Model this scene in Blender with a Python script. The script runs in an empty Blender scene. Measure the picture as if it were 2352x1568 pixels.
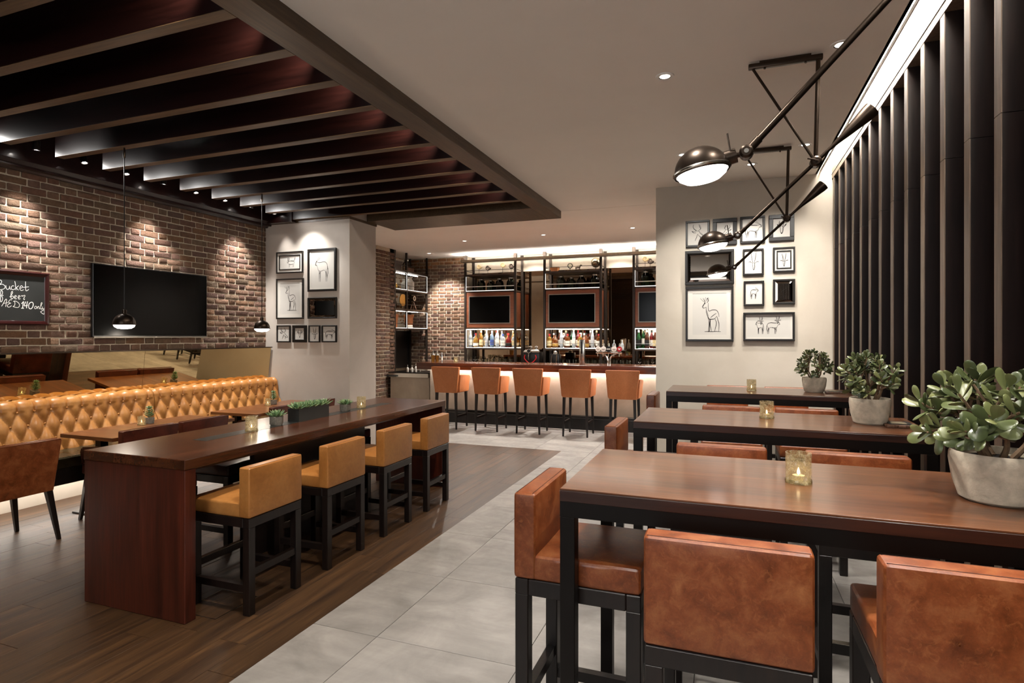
import bpy, bmesh, math, random
from mathutils import Vector, Matrix
R = math.radians
PI = math.pi
rnd = random.Random(7)
scene = bpy.context.scene
COL = scene.collection

# ------------------------------------------------------------------ camera
cam_d = bpy.data.cameras.new('camera')
cam = bpy.data.objects.new('camera', cam_d)
COL.objects.link(cam)
cam.location = (0, 0, 1.6)
cam.rotation_euler = (R(90), 0, R(20.4))
cam_d.sensor_width = 36
cam_d.lens = 36 * 1329 / 2352
cam_d.shift_y = -14 / 2352
cam_d.clip_start = 0.02
scene.camera = cam
# ------------------------------------------------------------------ exposure, world
scene.view_settings.view_transform = 'Standard'
scene.view_settings.look = 'None'
scene.view_settings.gamma = 1
scene.view_settings.use_curve_mapping = False
scene.view_settings.exposure = 1.0
w = bpy.data.worlds.new('world'); scene.world = w; w.use_nodes = True
w.node_tree.nodes['Background'].inputs[0].default_value = (.96, .98, 1, 1)
w.node_tree.nodes['Background'].inputs[1].default_value = 2.5

# room constants (metres, floor at 0, camera at the origin)
XW, YP, XP, YP2 = -6.25, 6.60, -4.81, 7.225      # brick wall, pillar
ZC, YF, XF, XS = 3.32, 6.92, -0.78, 1.04          # ceiling, print wall, slat fronts
ZB = 3.22                                         # underside of the timber ceiling
XE, YE = -2.155, 7.75                             # edge of timber floor and timber ceiling
YBK, YMIR = 11.5, 11.85                           # bar back brick, bar mirror
YR = -2.6                                         # wall behind the camera

WARM = (1, .88, .73); NEUT = (1, .95, .88); COOL = (1, .97, .93)
def spot(loc, target, power, size=70, blend=.6, col=NEUT, rad=.03):
    d = bpy.data.lights.new('spot_light', 'SPOT')
    d.energy = power; d.spot_size = R(size); d.spot_blend = blend; d.color = col; d.shadow_soft_size = rad
    o = bpy.data.objects.new('spot_light', d); COL.objects.link(o)
    o.location = loc
    o.rotation_euler = (Vector(target) - Vector(loc)).to_track_quat('-Z', 'Y').to_euler()
    return o

# ------------------------------------------------------------------ materials
def lin(h):
    h = h.lstrip('#'); c = [int(h[i:i+2], 16)/255 for i in (0, 2, 4)]
    return tuple(x/12.92 if x <= .04045 else ((x+.055)/1.055)**2.4 for x in c) + (1,)
class NT:
    def __init__(s, name):
        s.m = bpy.data.materials.new(name); s.m.use_nodes = True
        s.t = s.m.node_tree; s.n = s.t.nodes; s.b = s.n['Principled BSDF']
    def add(s, typ, **kw):
        n = s.n.new(typ)
        for k, v in kw.items(): setattr(n, k, v)
        return n
    def link(s, a, b): s.t.links.new(a, b)
    def ramp(s, fac, stops):
        r = s.add('ShaderNodeValToRGB'); e = r.color_ramp.elements
        while len(e) < len(stops): e.new(.5)
        for i, (p, c) in enumerate(stops): e[i].position = p; e[i].color = c
        s.link(fac, r.inputs[0]); return r.outputs[0]
    def coords(s, kind='Object', scale=(1, 1, 1), rand=True):
        tc = s.add('ShaderNodeTexCoord'); mp = s.add('ShaderNodeMapping'); mp.inputs['Scale'].default_value = scale
        s.link(tc.outputs[kind], mp.inputs[0])
        if rand:
            oi = s.add('ShaderNodeObjectInfo'); g = s.add('ShaderNodeNewGeometry'); a = s.add('ShaderNodeMath', operation='ADD')
            s.link(oi.outputs['Random'], a.inputs[0]); s.link(g.outputs['Random Per Island'], a.inputs[1])
            mu = s.add('ShaderNodeMath', operation='MULTIPLY'); mu.inputs[1].default_value = 37.0; s.link(a.outputs[0], mu.inputs[0])
            va = s.add('ShaderNodeVectorMath', operation='ADD')
            s.link(mp.outputs[0], va.inputs[0]); s.link(mu.outputs[0], va.inputs[1]); return va.outputs[0]
        return mp.outputs[0]
    def rand(s):
        oi = s.add('ShaderNodeObjectInfo'); g = s.add('ShaderNodeNewGeometry'); a = s.add('ShaderNodeMath', operation='ADD')
        s.link(oi.outputs['Random'], a.inputs[0]); s.link(g.outputs['Random Per Island'], a.inputs[1])
        f = s.add('ShaderNodeMath', operation='FRACT'); s.link(a.outputs[0], f.inputs[0]); return f.outputs[0]
    def noise(s, vec, scale, detail=4, rough=.55, dist=0):
        n = s.add('ShaderNodeTexNoise'); n.inputs['Scale'].default_value = scale; n.inputs['Detail'].default_value = detail
        n.inputs['Roughness'].default_value = rough; n.inputs['Distortion'].default_value = dist
        s.link(vec, n.inputs['Vector']); return n.outputs['Fac']
    def mix(s, fac, a, b, mode='MIX'):
        m = s.add('ShaderNodeMix', data_type='RGBA', blend_type=mode)
        if isinstance(fac, (int, float)): m.inputs[0].default_value = fac
        else: s.link(fac, m.inputs[0])
        for i, x in ((6, a), (7, b)):
            if isinstance(x, tuple): m.inputs[i].default_value = x
            else: s.link(x, m.inputs[i])
        return m.outputs[2]
    def bump(s, h, strength=.3, dist=.01):
        b = s.add('ShaderNodeBump'); b.inputs['Strength'].default_value = strength; b.inputs['Distance'].default_value = dist
        s.link(h, b.inputs['Height']); s.link(b.outputs[0], s.b.inputs['Normal'])
    def set(s, **kw):
        for k, v in kw.items():
            k = k.replace('_', ' ')
            if hasattr(v, 'node'): s.link(v, s.b.inputs[k])
            else: s.b.inputs[k].default_value = v
        return s.m
M = {}
def plain(name, col, rough=.5, metal=0., noise=0., nscale=30, spec=.5, bump=0., coat=0.):
    t = NT(name); c = lin(col)
    t.set(Roughness=rough, Metallic=metal)
    t.b.inputs['Specular IOR Level'].default_value = spec
    t.b.inputs['Coat Weight'].default_value = coat
    if noise or bump:
        v = t.coords('Object'); f = t.noise(v, nscale)
        if noise:
            d = tuple(x*(1-noise) for x in c[:3]) + (1,); l = tuple(min(1, x*(1+noise)) for x in c[:3]) + (1,)
            t.set(Base_Color=t.ramp(f, [(.3, d), (.7, l)]))
        else: t.set(Base_Color=c)
        if bump: t.bump(f, bump, .004)
    else: t.set(Base_Color=c)
    M[name] = t.m; return t.m
def wood(name, dark, light, axis='Y', scale=1., rough=.35, coat=.0, bump=.15, var=.35, spec=.5):
    t = NT(name); sc = {'X': (.7, 12, 12), 'Y': (12, .7, 12), 'Z': (12, 12, .7)}[axis]
    v = t.coords('Object', tuple(x*scale for x in sc))
    f1 = t.noise(v, 2.2, 6, .6, .6); 
    v2 = t.coords('Object', tuple(x*scale*4 for x in sc)); f2 = t.noise(v2, 3, 3, .6)
    c = t.ramp(f1, [(.28, lin(dark)), (.72, lin(light))])
    c = t.mix(.55, c, t.ramp(f2, [(.3, (.25, .25, .25, 1)), (.66, (1, 1, 1, 1))]), 'MULTIPLY')
    if var: c = t.mix(var, c, t.ramp(t.rand(), [(0, (.45, .45, .45, 1)), (1, (1, 1, 1, 1))]), 'MULTIPLY')
    t.set(Base_Color=c, Roughness=rough)
    t.b.inputs['Coat Weight'].default_value = coat; t.b.inputs['Coat Roughness'].default_value = .12
    t.b.inputs['Specular IOR Level'].default_value = spec
    t.bump(f2, bump, .002); M[name] = t.m; return t.m
def leather(name, dark, mid, light, rough=.38, nscale=6., bump=.12):
    t = NT(name); v = t.coords('Object'); f = t.noise(v, nscale, 6, .62, .4); g = t.noise(v, nscale*14, 3)
    fine = t.noise(v, 260, 2)
    c = t.ramp(f, [(.25, lin(dark)), (.5, lin(mid)), (.8, lin(light))])
    c = t.mix(.25, c, t.ramp(g, [(.35, (.6, .6, .6, 1)), (.6, (1, 1, 1, 1))]), 'MULTIPLY')
    vn = t.noise(v, nscale*3.2, 10, .75, 1.2)
    c = t.mix(t.ramp(vn, [(.52, (0, 0, 0, 1)), (.70, (.55, .55, .55, 1))]), c, lin(light))
    t.set(Base_Color=c, Roughness=t.ramp(f, [(.2, (rough-.08,)*3+(1,)), (.8, (rough+.1,)*3+(1,))]))
    t.bump(fine, bump, .0015); M[name] = t.m; return t.m
def emit(name, col, strength):
    t = NT(name); t.set(Base_Color=(0.8, 0.8, 0.8, 1)); t.b.inputs['Emission Color'].default_value = tuple(col) + (1,)
    t.b.inputs['Emission Strength'].default_value = strength; M[name] = t.m; return t.m
def glass(name, col, rough=.03, alpha=.75, trans=.0):
    """thin glass: mostly see-through with a glossy skin"""
    t = NT(name); out = t.n['Material Output']
    tr = t.add('ShaderNodeBsdfTransparent'); tr.inputs[0].default_value = lin(col)
    gl = t.add('ShaderNodeBsdfGlossy'); gl.inputs['Roughness'].default_value = rough; gl.inputs[0].default_value = (1, 1, 1, 1)
    fr = t.add('ShaderNodeLayerWeight'); fr.inputs[0].default_value = 1 - alpha
    mx = t.add('ShaderNodeMixShader'); t.link(fr.outputs['Fresnel'], mx.inputs[0]); t.link(tr.outputs[0], mx.inputs[1]); t.link(gl.outputs[0], mx.inputs[2])
    t.link(mx.outputs[0], out.inputs[0]); M[name] = t.m; return t.m

# bricks
def brickmat(name, cols, rough=.85):
    t = NT(name); v = t.coords('Object'); f = t.noise(v, 14, 6, .65); g = t.noise(v, 60, 4, .7)
    c = t.ramp(t.rand(), [(i/(len(cols)-1), lin(x)) for i, x in enumerate(cols)])
    c = t.mix(.65, c, t.ramp(f, [(.3, (.42, .42, .42, 1)), (.65, (1, 1, 1, 1))]), 'MULTIPLY')
    c = t.mix(.3, c, t.ramp(g, [(.35, (.5, .5, .5, 1)), (.6, (1, 1, 1, 1))]), 'MULTIPLY')
    t.set(Base_Color=c, Roughness=rough); t.b.inputs['Specular IOR Level'].default_value = .25
    h = t.add('ShaderNodeMath', operation='ADD'); t.link(f, h.inputs[0]); t.link(g, h.inputs[1])
    t.bump(h.outputs[0], .9, .012); M[name] = t.m
brickmat('brick', ['#7b5a4a', '#695148', '#866754', '#73604f', '#7c5c45', '#66524a'])
brickmat('brick_bar', ['#a0714a', '#8b6242', '#b08359', '#7f5c45', '#ab865e'])
plain('mortar', '#b8ab98', .95, noise=.15, nscale=40, bump=.4, spec=.1)
# plaster
def plaster(name, a, b, rough=.75):
    t = NT(name); v = t.coords('Object', rand=False); f = t.noise(v, 1.3, 6, .6, .5); g = t.noise(v, 9, 4)
    c = t.ramp(f, [(.3, lin(a)), (.7, lin(b))]); t.set(Base_Color=c, Roughness=rough)
    t.b.inputs['Specular IOR Level'].default_value = .25; t.bump(g, .05, .01); M[name] = t.m
plaster('plaster', '#b7ada3', '#c9c0b6'); plaster('plaster_warm', '#b6ac9d', '#c4bbad'); plaster('bar_front', '#9a8b7a', '#c0b2a0', .55)
plaster('ceiling', '#ebe5dc', '#f0eae1', .9)
plain('dark_wall', '#241d18', .8); plain('brown_wall', '#6a594a', .8)
# floors
t = NT('floor_tile'); v = t.coords('Object'); f = t.noise(v, 2.4, 7, .62, .8); g = t.noise(v, 22, 4)
vs = t.coords('Object', (1.2, 7, 1)); k = t.noise(vs, 1.6, 5, .6)
c = t.ramp(f, [(.25, lin('#837e78')), (.55, lin('#9f9993')), (.8, lin('#b2aca4'))])
c = t.mix(.45, c, t.ramp(k, [(.3, (.6, .6, .6, 1)), (.65, (1, 1, 1, 1))]), 'MULTIPLY')
c = t.mix(.35, c, t.ramp(t.rand(), [(0, (.7, .7, .7, 1)), (1, (1, 1, 1, 1))]), 'MULTIPLY')
t.set(Base_Color=c, Roughness=t.ramp(g, [(.3, (.42,)*3+(1,)), (.7, (.6,)*3+(1,))])); t.bump(g, .08, .003); M['floor_tile'] = t.m
plain('grout', '#3c3834', .9)
wood('floor_plank', '#332013', '#6a4a2c', 'Y', .55, .42, bump=.4, var=.6)
# woods
wood('table_red', '#3d170d', '#6b2d1b', 'Z', .5, .35, coat=.25, var=.25)
wood('table_top', '#3a1d10', '#67381f', 'Y', .5, .27, coat=.35, var=.2)
wood('table_hi', '#4c2916', '#7c4b2b', 'X', .5, .28, coat=.35, var=.2)
wood('table_edge_shaded', '#2a140c', '#482314', 'X', .5, .35, coat=.2, var=.1)  # darker than the tops: shade on the table edges put into the colour
wood('table_small', '#5a3018', '#8a5228', 'X', .6, .33, coat=.2)
wood('bar_top', '#44200f', '#7a4022', 'X', .4, .25, coat=.4)
wood('bar_panel', '#6b3419', '#8a4a26', 'X', .6, .5, var=.15)
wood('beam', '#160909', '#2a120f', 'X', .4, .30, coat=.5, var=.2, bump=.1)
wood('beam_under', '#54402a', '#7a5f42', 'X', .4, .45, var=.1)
wood('frame_wood', '#4b3a28', '#65503a', 'Y', .4, .4, var=.1)
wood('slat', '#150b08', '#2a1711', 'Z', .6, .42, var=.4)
wood('slat_edge_lit', '#655242', '#8a7562', 'Z', .6, .45, var=.25)  # paler than the slat sides: light caught by front edges, put into colour
wood('black_wood', '#120c0a', '#241813', 'Z', .7, .35, var=.2)
wood('shelf_wood', '#2b1d12', '#4a3320', 'X', .6, .45)
wood('game_wood', '#4a2a16', '#7d5030', 'X', 1.5, .5)
# leathers
leather('leather_orange', '#98602c', '#b07338', '#bf8649', .36, 3)
leather('leather_tan', '#b56a38', '#c27542', '#cc8350', .5, 4)
leather('leather_brown', '#56270f', '#80411f', '#a2653a', .34, 13)
leather('leather_dark', '#2a120b', '#4c2014', '#6a3020', .32, 7)  # on the banquette armchairs this dark tone stands for their shade
leather('leather_cognac', '#98602e', '#b0763c', '#bd8547', .34, 4)
leather('leather_olive', '#1c170c', '#2d2513', '#40351d', .28, 6)
plain('seam', '#3a1a0e', .6); plain('seam_light', '#a36a40', .6)
# metals
plain('bronze', '#3d3229', .33, .85, noise=.15, nscale=20); plain('black_metal', '#17120f', .38, .6)
plain('dark_post', '#2f2620', .45, .5); plain('steel', '#b9b4ab', .22, 1.); plain('chrome', '#d8d5cf', .08, 1.)
plain('brass', '#b08a45', .28, 1., noise=.1); plain('white_metal', '#e9e6e0', .4)
# mirrors, screens
t = NT('mirror_warm'); t.set(Base_Color=lin('#c9b184'), Metallic=1., Roughness=.015); M['mirror_warm'] = t.m
t = NT('mirror_bar'); t.set(Base_Color=lin('#a8927a'), Metallic=1., Roughness=.02); M['mirror_bar'] = t.m
t = NT('mirror_small'); t.set(Base_Color=lin('#8a8178'), Metallic=1., Roughness=.02); M['mirror_small'] = t.m
plain('screen', '#030303', .14, spec=.12); plain('bezel', '#0a0a0a', .3); plain('bezel_grey', '#8c867d', .35, .6)
plain('chalkboard', '#20211f', .75, noise=.35, nscale=3); plain('chalk', '#f4f2ec', .9); plain('frame_red', '#2c0b09', .28, coat=.4, noise=.2, nscale=9)
plain('frame_black', '#120e0b', .38); plain('paper', '#bdb9b2', .85, noise=.02, nscale=4); plain('mat_board', '#c6c1b8', .85); plain('ink', '#1f1a18', .8); plain('ink_soft', '#8a827b', .8)
plain('concrete', '#b7ab98', .9, noise=.22, nscale=26, bump=.9, spec=.2); plain('concrete_dark', '#7d776d', .9, noise=.25, nscale=60, bump=.6)
plain('planter', '#2b2d2c', .32, noise=.1, nscale=8); plain('soil', '#1d1610', .95, bump=.6, nscale=80)
plain('bark', '#6b543d', .85, noise=.3, nscale=40, bump=.5)
t = NT('leaf'); c = t.ramp(t.rand(), [(0, lin('#363f26')), (.5, lin('#4f5834')), (1, lin('#7b7e50'))]); t.set(Base_Color=c, Roughness=.30)
t.b.inputs['Subsurface Weight'].default_value = .0; M['leaf'] = t.m
t = NT('succulent'); v = t.coords('Object'); f = t.noise(v, 30, 3); c = t.ramp(f, [(.3, lin('#3f5c44')), (.5, lin('#6f8f63')), (.75, lin('#b9c48a'))]); t.set(Base_Color=c, Roughness=.45); M['succulent'] = t.m
plain('terracotta', '#a8683f', .8, noise=.2, nscale=12); plain('ceramic', '#d9d4cb', .35, noise=.08, nscale=8); plain('cream', '#cdbb93', .5, noise=.1)
plain('red_paint', '#a5161a', .35); plain('white_paint', '#eeebe4', .4); plain('black_paint', '#0e0d0d', .3)
plain('globe_metal', '#8d8068', .16, 1., noise=.75, nscale=14); plain('wax', '#e6d6ad', .6); plain('book', '#d5cbb8', .8); plain('shell', '#cfb98e', .5, noise=.3, nscale=25); plain('shell_dark', '#3a2a20', .5, noise=.3, nscale=25)
# mercury glass of the candle jars
t = NT('mercury_glass'); v = t.coords('Object', rand=True); f = t.noise(v, 70, 5, .7, .5); out = t.n['Material Output']
t.set(Base_Color=t.ramp(f, [(.35, lin('#8a7650')), (.52, lin('#d8c69c')), (.68, lin('#f5eedd'))]), Metallic=.2, Roughness=.25)
tr = t.add('ShaderNodeBsdfTransparent'); tr.inputs[0].default_value = lin('#fffdf5'); mx = t.add('ShaderNodeMixShader')
t.link(t.ramp(f, [(.42, (.12,)*3+(1,)), (.66, (.62,)*3+(1,))]), mx.inputs[0]); t.link(tr.outputs[0], mx.inputs[1]); t.link(t.b.outputs[0], mx.inputs[2]); t.link(mx.outputs[0], out.inputs[0]); M['mercury_glass'] = t.m
glass('window_glass', '#ffffff', alpha=.95); glass('clear_glass', '#f4f4ee', alpha=.72); glass('green_glass', '#5f7a52'); glass('amber_glass', '#6b4a35'); glass('jar_green', '#7c8f74', alpha=.7)
for n, h in dict(b_clear='#dfe6ea', b_gold='#b98a3c', b_red='#8d1f1c', b_green='#1e5a2a', b_brown='#5a2a12', b_blue='#9db8cf', b_dark='#1a1a1a', b_amber='#8a4a18').items():
    t = NT(n); t.set(Base_Color=lin(h), Roughness=.08); t.b.inputs['Transmission Weight'].default_value = .55 if n != 'b_dark' else 0; M[n] = t.m
for n, h in dict(l_white='#e9e4d8', l_cream='#d9c493', l_black='#161514', l_red='#a02420', l_gold='#b69049', l_blue='#3a4f8c', l_silver='#b5b5b5').items(): plain(n, h, .5)
emit('led', (1, .96, .9), .9); emit('led_alcove', (1, .95, .88), 9); emit('led_shelf', (1, .95, .88), 30); emit('led_bar', (1, .96, .91), 36); emit('led_cove', (1, .95, .88), 90); emit('led_slot', (1, .95, .88), 22); emit('led_soft', (1, .95, .88), .7); emit('led_under', (1, .90, .80), 16); emit('lamp_glow', (1, .95, .88), 3); emit('bulb', (1, .96, .9), 30); emit('flame', (1, .78, .45), 3); emit('downlight_glow', (1, .95, .86), 3)

# ------------------------------------------------------------------ mesh helpers
def add_bm(dst, src):
    me = bpy.data.meshes.new('tmp'); src.to_mesh(me); src.free(); dst.from_mesh(me); bpy.data.meshes.remove(me)
def hexa(bm, pts, bev=0, seg=2):
    """8 points: bottom ring then top ring, counter-clockwise seen from above"""
    b = bmesh.new(); vs = [b.verts.new(p) for p in pts]
    for f in ((3, 2, 1, 0), (4, 5, 6, 7), (0, 1, 5, 4), (1, 2, 6, 5), (2, 3, 7, 6), (3, 0, 4, 7)): b.faces.new([vs[i] for i in f])
    if bev: bmesh.ops.bevel(b, geom=b.edges[:], offset=bev, segments=seg, profile=.6, affect='EDGES')
    add_bm(bm, b)
def box(bm, x0, x1, y0, y1, z0, z1, bev=0, seg=2):
    hexa(bm, [(x0, y0, z0), (x1, y0, z0), (x1, y1, z0), (x0, y1, z0), (x0, y0, z1), (x1, y0, z1), (x1, y1, z1), (x0, y1, z1)], bev, seg)
def cushion(bm, x0, x1, y0, y1, z0, z1, bev=.015, puff=(0, 0, .012), cuts=5):
    b = bmesh.new(); bmesh.ops.create_cube(b, size=1)
    c = Vector(((x0+x1)/2, (y0+y1)/2, (z0+z1)/2)); h = Vector(((x1-x0)/2, (y1-y0)/2, (z1-z0)/2))
    for v in b.verts: v.co = Vector((v.co.x*2*h.x, v.co.y*2*h.y, v.co.z*2*h.z))
    bmesh.ops.bevel(b, geom=b.edges[:], offset=bev, segments=3, profile=.6, affect='EDGES')
    L = [e for e in b.edges if e.calc_length() > 2.2*bev + .02]
    bmesh.ops.subdivide_edges(b, edges=L, cuts=cuts, use_grid_fill=True)
    for v in b.verts:
        n = Vector((v.co.x/h.x, v.co.y/h.y, v.co.z/h.z)); q = [max(0, 1-min(1, abs(a))**2) for a in n]
        v.co += Vector((puff[0]*n.x*q[1]*q[2], puff[1]*n.y*q[0]*q[2], puff[2]*n.z*q[0]*q[1])); v.co += c
    add_bm(bm, b)
def taper(bm, p0, s0, p1, s1, bev=.003):
    (x, y, z), (X, Y, Z) = p0, p1; a, b_, A, B = s0[0]/2, s0[1]/2, s1[0]/2, s1[1]/2
    hexa(bm, [(x-a, y-b_, z), (x+a, y-b_, z), (x+a, y+b_, z), (x-a, y+b_, z), (X-A, Y-B, Z), (X+A, Y-B, Z), (X+A, Y+B, Z), (X-A, Y+B, Z)], bev, 1)
def tube(bm, pts, r, n=8, caps=True):
    pts = [Vector(p) for p in pts]; rs = r if isinstance(r, (list, tuple)) else [r]*len(pts); rings = []; prev = None
    for i, p in enumerate(pts):
        d = ((pts[min(i+1, len(pts)-1)] - p).normalized() + (p - pts[max(i-1, 0)]).normalized())
        d = d.normalized() if d.length > 1e-6 else Vector((0, 0, 1))
        u = prev - d*prev.dot(d) if prev else d.orthogonal()
        u = u.normalized() if u.length > 1e-5 else d.orthogonal().normalized(); prev = u; v = d.cross(u)
        rings.append([bm.verts.new(p + (u*math.cos(2*PI*k/n) + v*math.sin(2*PI*k/n))*rs[i]) for k in range(n)])
    for a, b in zip(rings, rings[1:]):
        for k in range(n): bm.faces.new((a[k], a[(k+1) % n], b[(k+1) % n], b[k]))
    if caps: bm.faces.new(rings[0][::-1]); bm.faces.new(rings[-1])
def lathe(bm, prof, n=24, c=(0, 0, 0), close=True):
    c = Vector(c); rings = []
    for r, z in prof: rings.append([bm.verts.new(c + Vector((max(r, 1e-4)*math.cos(2*PI*k/n), max(r, 1e-4)*math.sin(2*PI*k/n), z))) for k in range(n)])
    for a, b in zip(rings, rings[1:]):
        for k in range(n): bm.faces.new((a[k], a[(k+1) % n], b[(k+1) % n], b[k]))
    if close: bm.faces.new(rings[0][::-1]); bm.faces.new(rings[-1])
def prism(bm, poly, x0, x1, axis='X', bev=0):
    """extrude a polygon given in the plane across the axis; poly counter-clockwise"""
    b = bmesh.new()
    f = (lambda a, p: (a, p[0], p[1])) if axis == 'X' else (lambda a, p: (p[0], a, p[1])) if axis == 'Y' else (lambda a, p: (p[0], p[1], a))
    A = [b.verts.new(f(x0, p)) for p in poly]; B = [b.verts.new(f(x1, p)) for p in poly]; n = len(poly)
    b.faces.new(A[::-1]); b.faces.new(B)
    for i in range(n): b.faces.new((A[i], A[(i+1) % n], B[(i+1) % n], B[i]))
    bmesh.ops.recalc_face_normals(b, faces=b.faces[:])
    if bev: bmesh.ops.bevel(b, geom=b.edges[:], offset=bev, segments=2, profile=.6, affect='EDGES')
    add_bm(bm, b)
def spl(pts, k=5):
    """Catmull-Rom through 2-D or 3-D points"""
    P = [Vector(p) for p in pts]
    if len(P) < 3: return P
    out = []
    for i in range(len(P)-1):
        a, b, c, d = P[max(i-1, 0)], P[i], P[i+1], P[min(i+2, len(P)-1)]
        for j in range(k):
            t_ = j/k; out.append(.5*((2*b) + (c-a)*t_ + (2*a-5*b+4*c-d)*t_*t_ + (3*b-a-3*c+d)*t_**3))
    out.append(P[-1]); return out
def mesh(bm, smooth=35):
    bmesh.ops.recalc_face_normals(bm, faces=bm.faces[:]) if smooth == 'recalc' else None
    me = bpy.data.meshes.new('mesh'); bm.to_mesh(me); bm.free()
    if smooth:
        me.polygons.foreach_set('use_smooth', [True]*len(me.polygons))
        me.set_sharp_from_angle(angle=R(35 if smooth == 'recalc' else smooth))
    return me
def obj(name, me, mat, parent=None, loc=(0, 0, 0), rot=(0, 0, 0), scale=(1, 1, 1), **props):
    if isinstance(me, bmesh.types.BMesh): me = mesh(me)
    me.name = name
    if mat and not me.materials: me.materials.append(M[mat])
    o = bpy.data.objects.new(name, me); COL.objects.link(o); o.parent = parent
    o.location = loc; o.rotation_euler = rot; o.scale = scale
    for k_, v_ in props.items(): o[k_] = v_
    return o
def part(name, mat, parent, fn, *a, **k):
    bm = bmesh.new(); fn(bm, *a, **k); return obj(name, mesh(bm), mat, parent)
def thing(name, label, cat, loc=(0, 0, 0), rz=0, group=None):
    o = bpy.data.objects.new(name, None); COL.objects.link(o); o.empty_display_size = .1
    o.location = loc; o.rotation_euler = (0, 0, rz); tag(o, label, cat, group); return o
def tag(o, label, cat, group=None):
    o['label'] = label; o['category'] = cat
    if group: o['group'] = group
    return o
def struct(name, me, mat, **k): return obj(name, me, mat, kind='structure', **k)
def bx(*a, **k):
    bm = bmesh.new(); box(bm, *a, **k); return mesh(bm)
def copy_tree(o, parent=None):
    c = o.copy(); COL.objects.link(c); c.parent = parent
    for ch in o.children: copy_tree(ch, c)
    return c
def dup(root, loc, rz=None, label=None, group=None):
    c = copy_tree(root); c.location = loc
    if rz is not None: c.rotation_euler = (0, 0, rz)
    if label: c['label'] = label
    if group: c['group'] = group
    return c

# ================================================================== STRUCTURE
# ---- floor
floor = struct('floor', bx(-7.2, 3.0, YR-.1, 12.1, -.15, -.012), 'grout')
# timber planks, run along the room
px0, pw = XW, .1782
i = 0; far_planks = bmesh.new()
plank_me = {}
for k in range(23):
    x0 = px0 + k*pw
    y = -2.6 + rnd.uniform(0, 1.2)
    ys = [-2.6] 
    while y < YE: ys.append(y); y += 1.25
    ys.append(YE)
    for a, b in zip(ys, ys[1:]):
        if b-a < .02: continue
        if b < .6: box(far_planks, x0+.0006, x0+pw-.0006, a+.0006, b-.0006, -.012, 0); continue
        key = round(b-a, 3)
        if key not in plank_me:
            bm = bmesh.new(); box(bm, -pw/2+.0006, pw/2-.0006, -(b-a)/2+.0006, (b-a)/2-.0006, -.012, 0, .0008, 1); plank_me[key] = mesh(bm)
        obj('plank', plank_me[key], 'floor_plank', floor, (x0+pw/2, (a+b)/2, rnd.uniform(-.0004, .0004)))
obj('plank_field', mesh(far_planks), 'floor_plank', floor, kind='stuff')
# stone tiles 80 cm
tile_me = {}
def tile(x0, x1, y0, y1):
    if x1-x0 < .02 or y1-y0 < .02: return
    key = (round(x1-x0, 3), round(y1-y0, 3))
    if key not in tile_me:
        bm = bmesh.new(); hx, hy = key[0]/2-.0015, key[1]/2-.0015; box(bm, -hx, hx, -hy, hy, -.012, 0, .0012, 1); tile_me[key] = mesh(bm)
    obj('tile', tile_me[key], 'floor_tile', floor, ((x0+x1)/2, (y0+y1)/2, rnd.uniform(-.0004, .0003)))
for ix in range(-6, 4):
    for iy in range(-6, 10):
        x0, y0 = -1.745+.8*ix, 2.63+.8*iy
        x1, y1 = x0+.8, min(y0+.8, 9.7); x0, x1 = max(x0, XW), min(x1, 1.25); y0 = max(y0, YR)
        if y0 >= YE: tile(x0, x1, y0, y1)
        elif x0 >= XE: tile(x0, x1, y0, y1)
        elif y1 > YE and x1 > XE: tile(x0, x1, YE, y1); tile(XE, x1, y0, YE)
        elif y1 > YE: tile(x0, x1, YE, y1)
        elif x1 > XE: tile(XE, x1, y0, y1)
# thin metal trim frame of a floor box near the long table
def ring(bm, x0, x1, y0, y1, z0, z1, w_):
    box(bm, x0, x1, y0, y0+w_, z0, z1); box(bm, x0, x1, y1-w_, y1, z0, z1); box(bm, x0, x0+w_, y0+w_, y1-w_, z0, z1); box(bm, x1-w_, x1, y0+w_, y1-w_, z0, z1)
part('floor_box_trim', 'steel', floor, ring, -2.98, -2.70, 2.47, 2.78, .0005, .002, .006)

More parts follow.
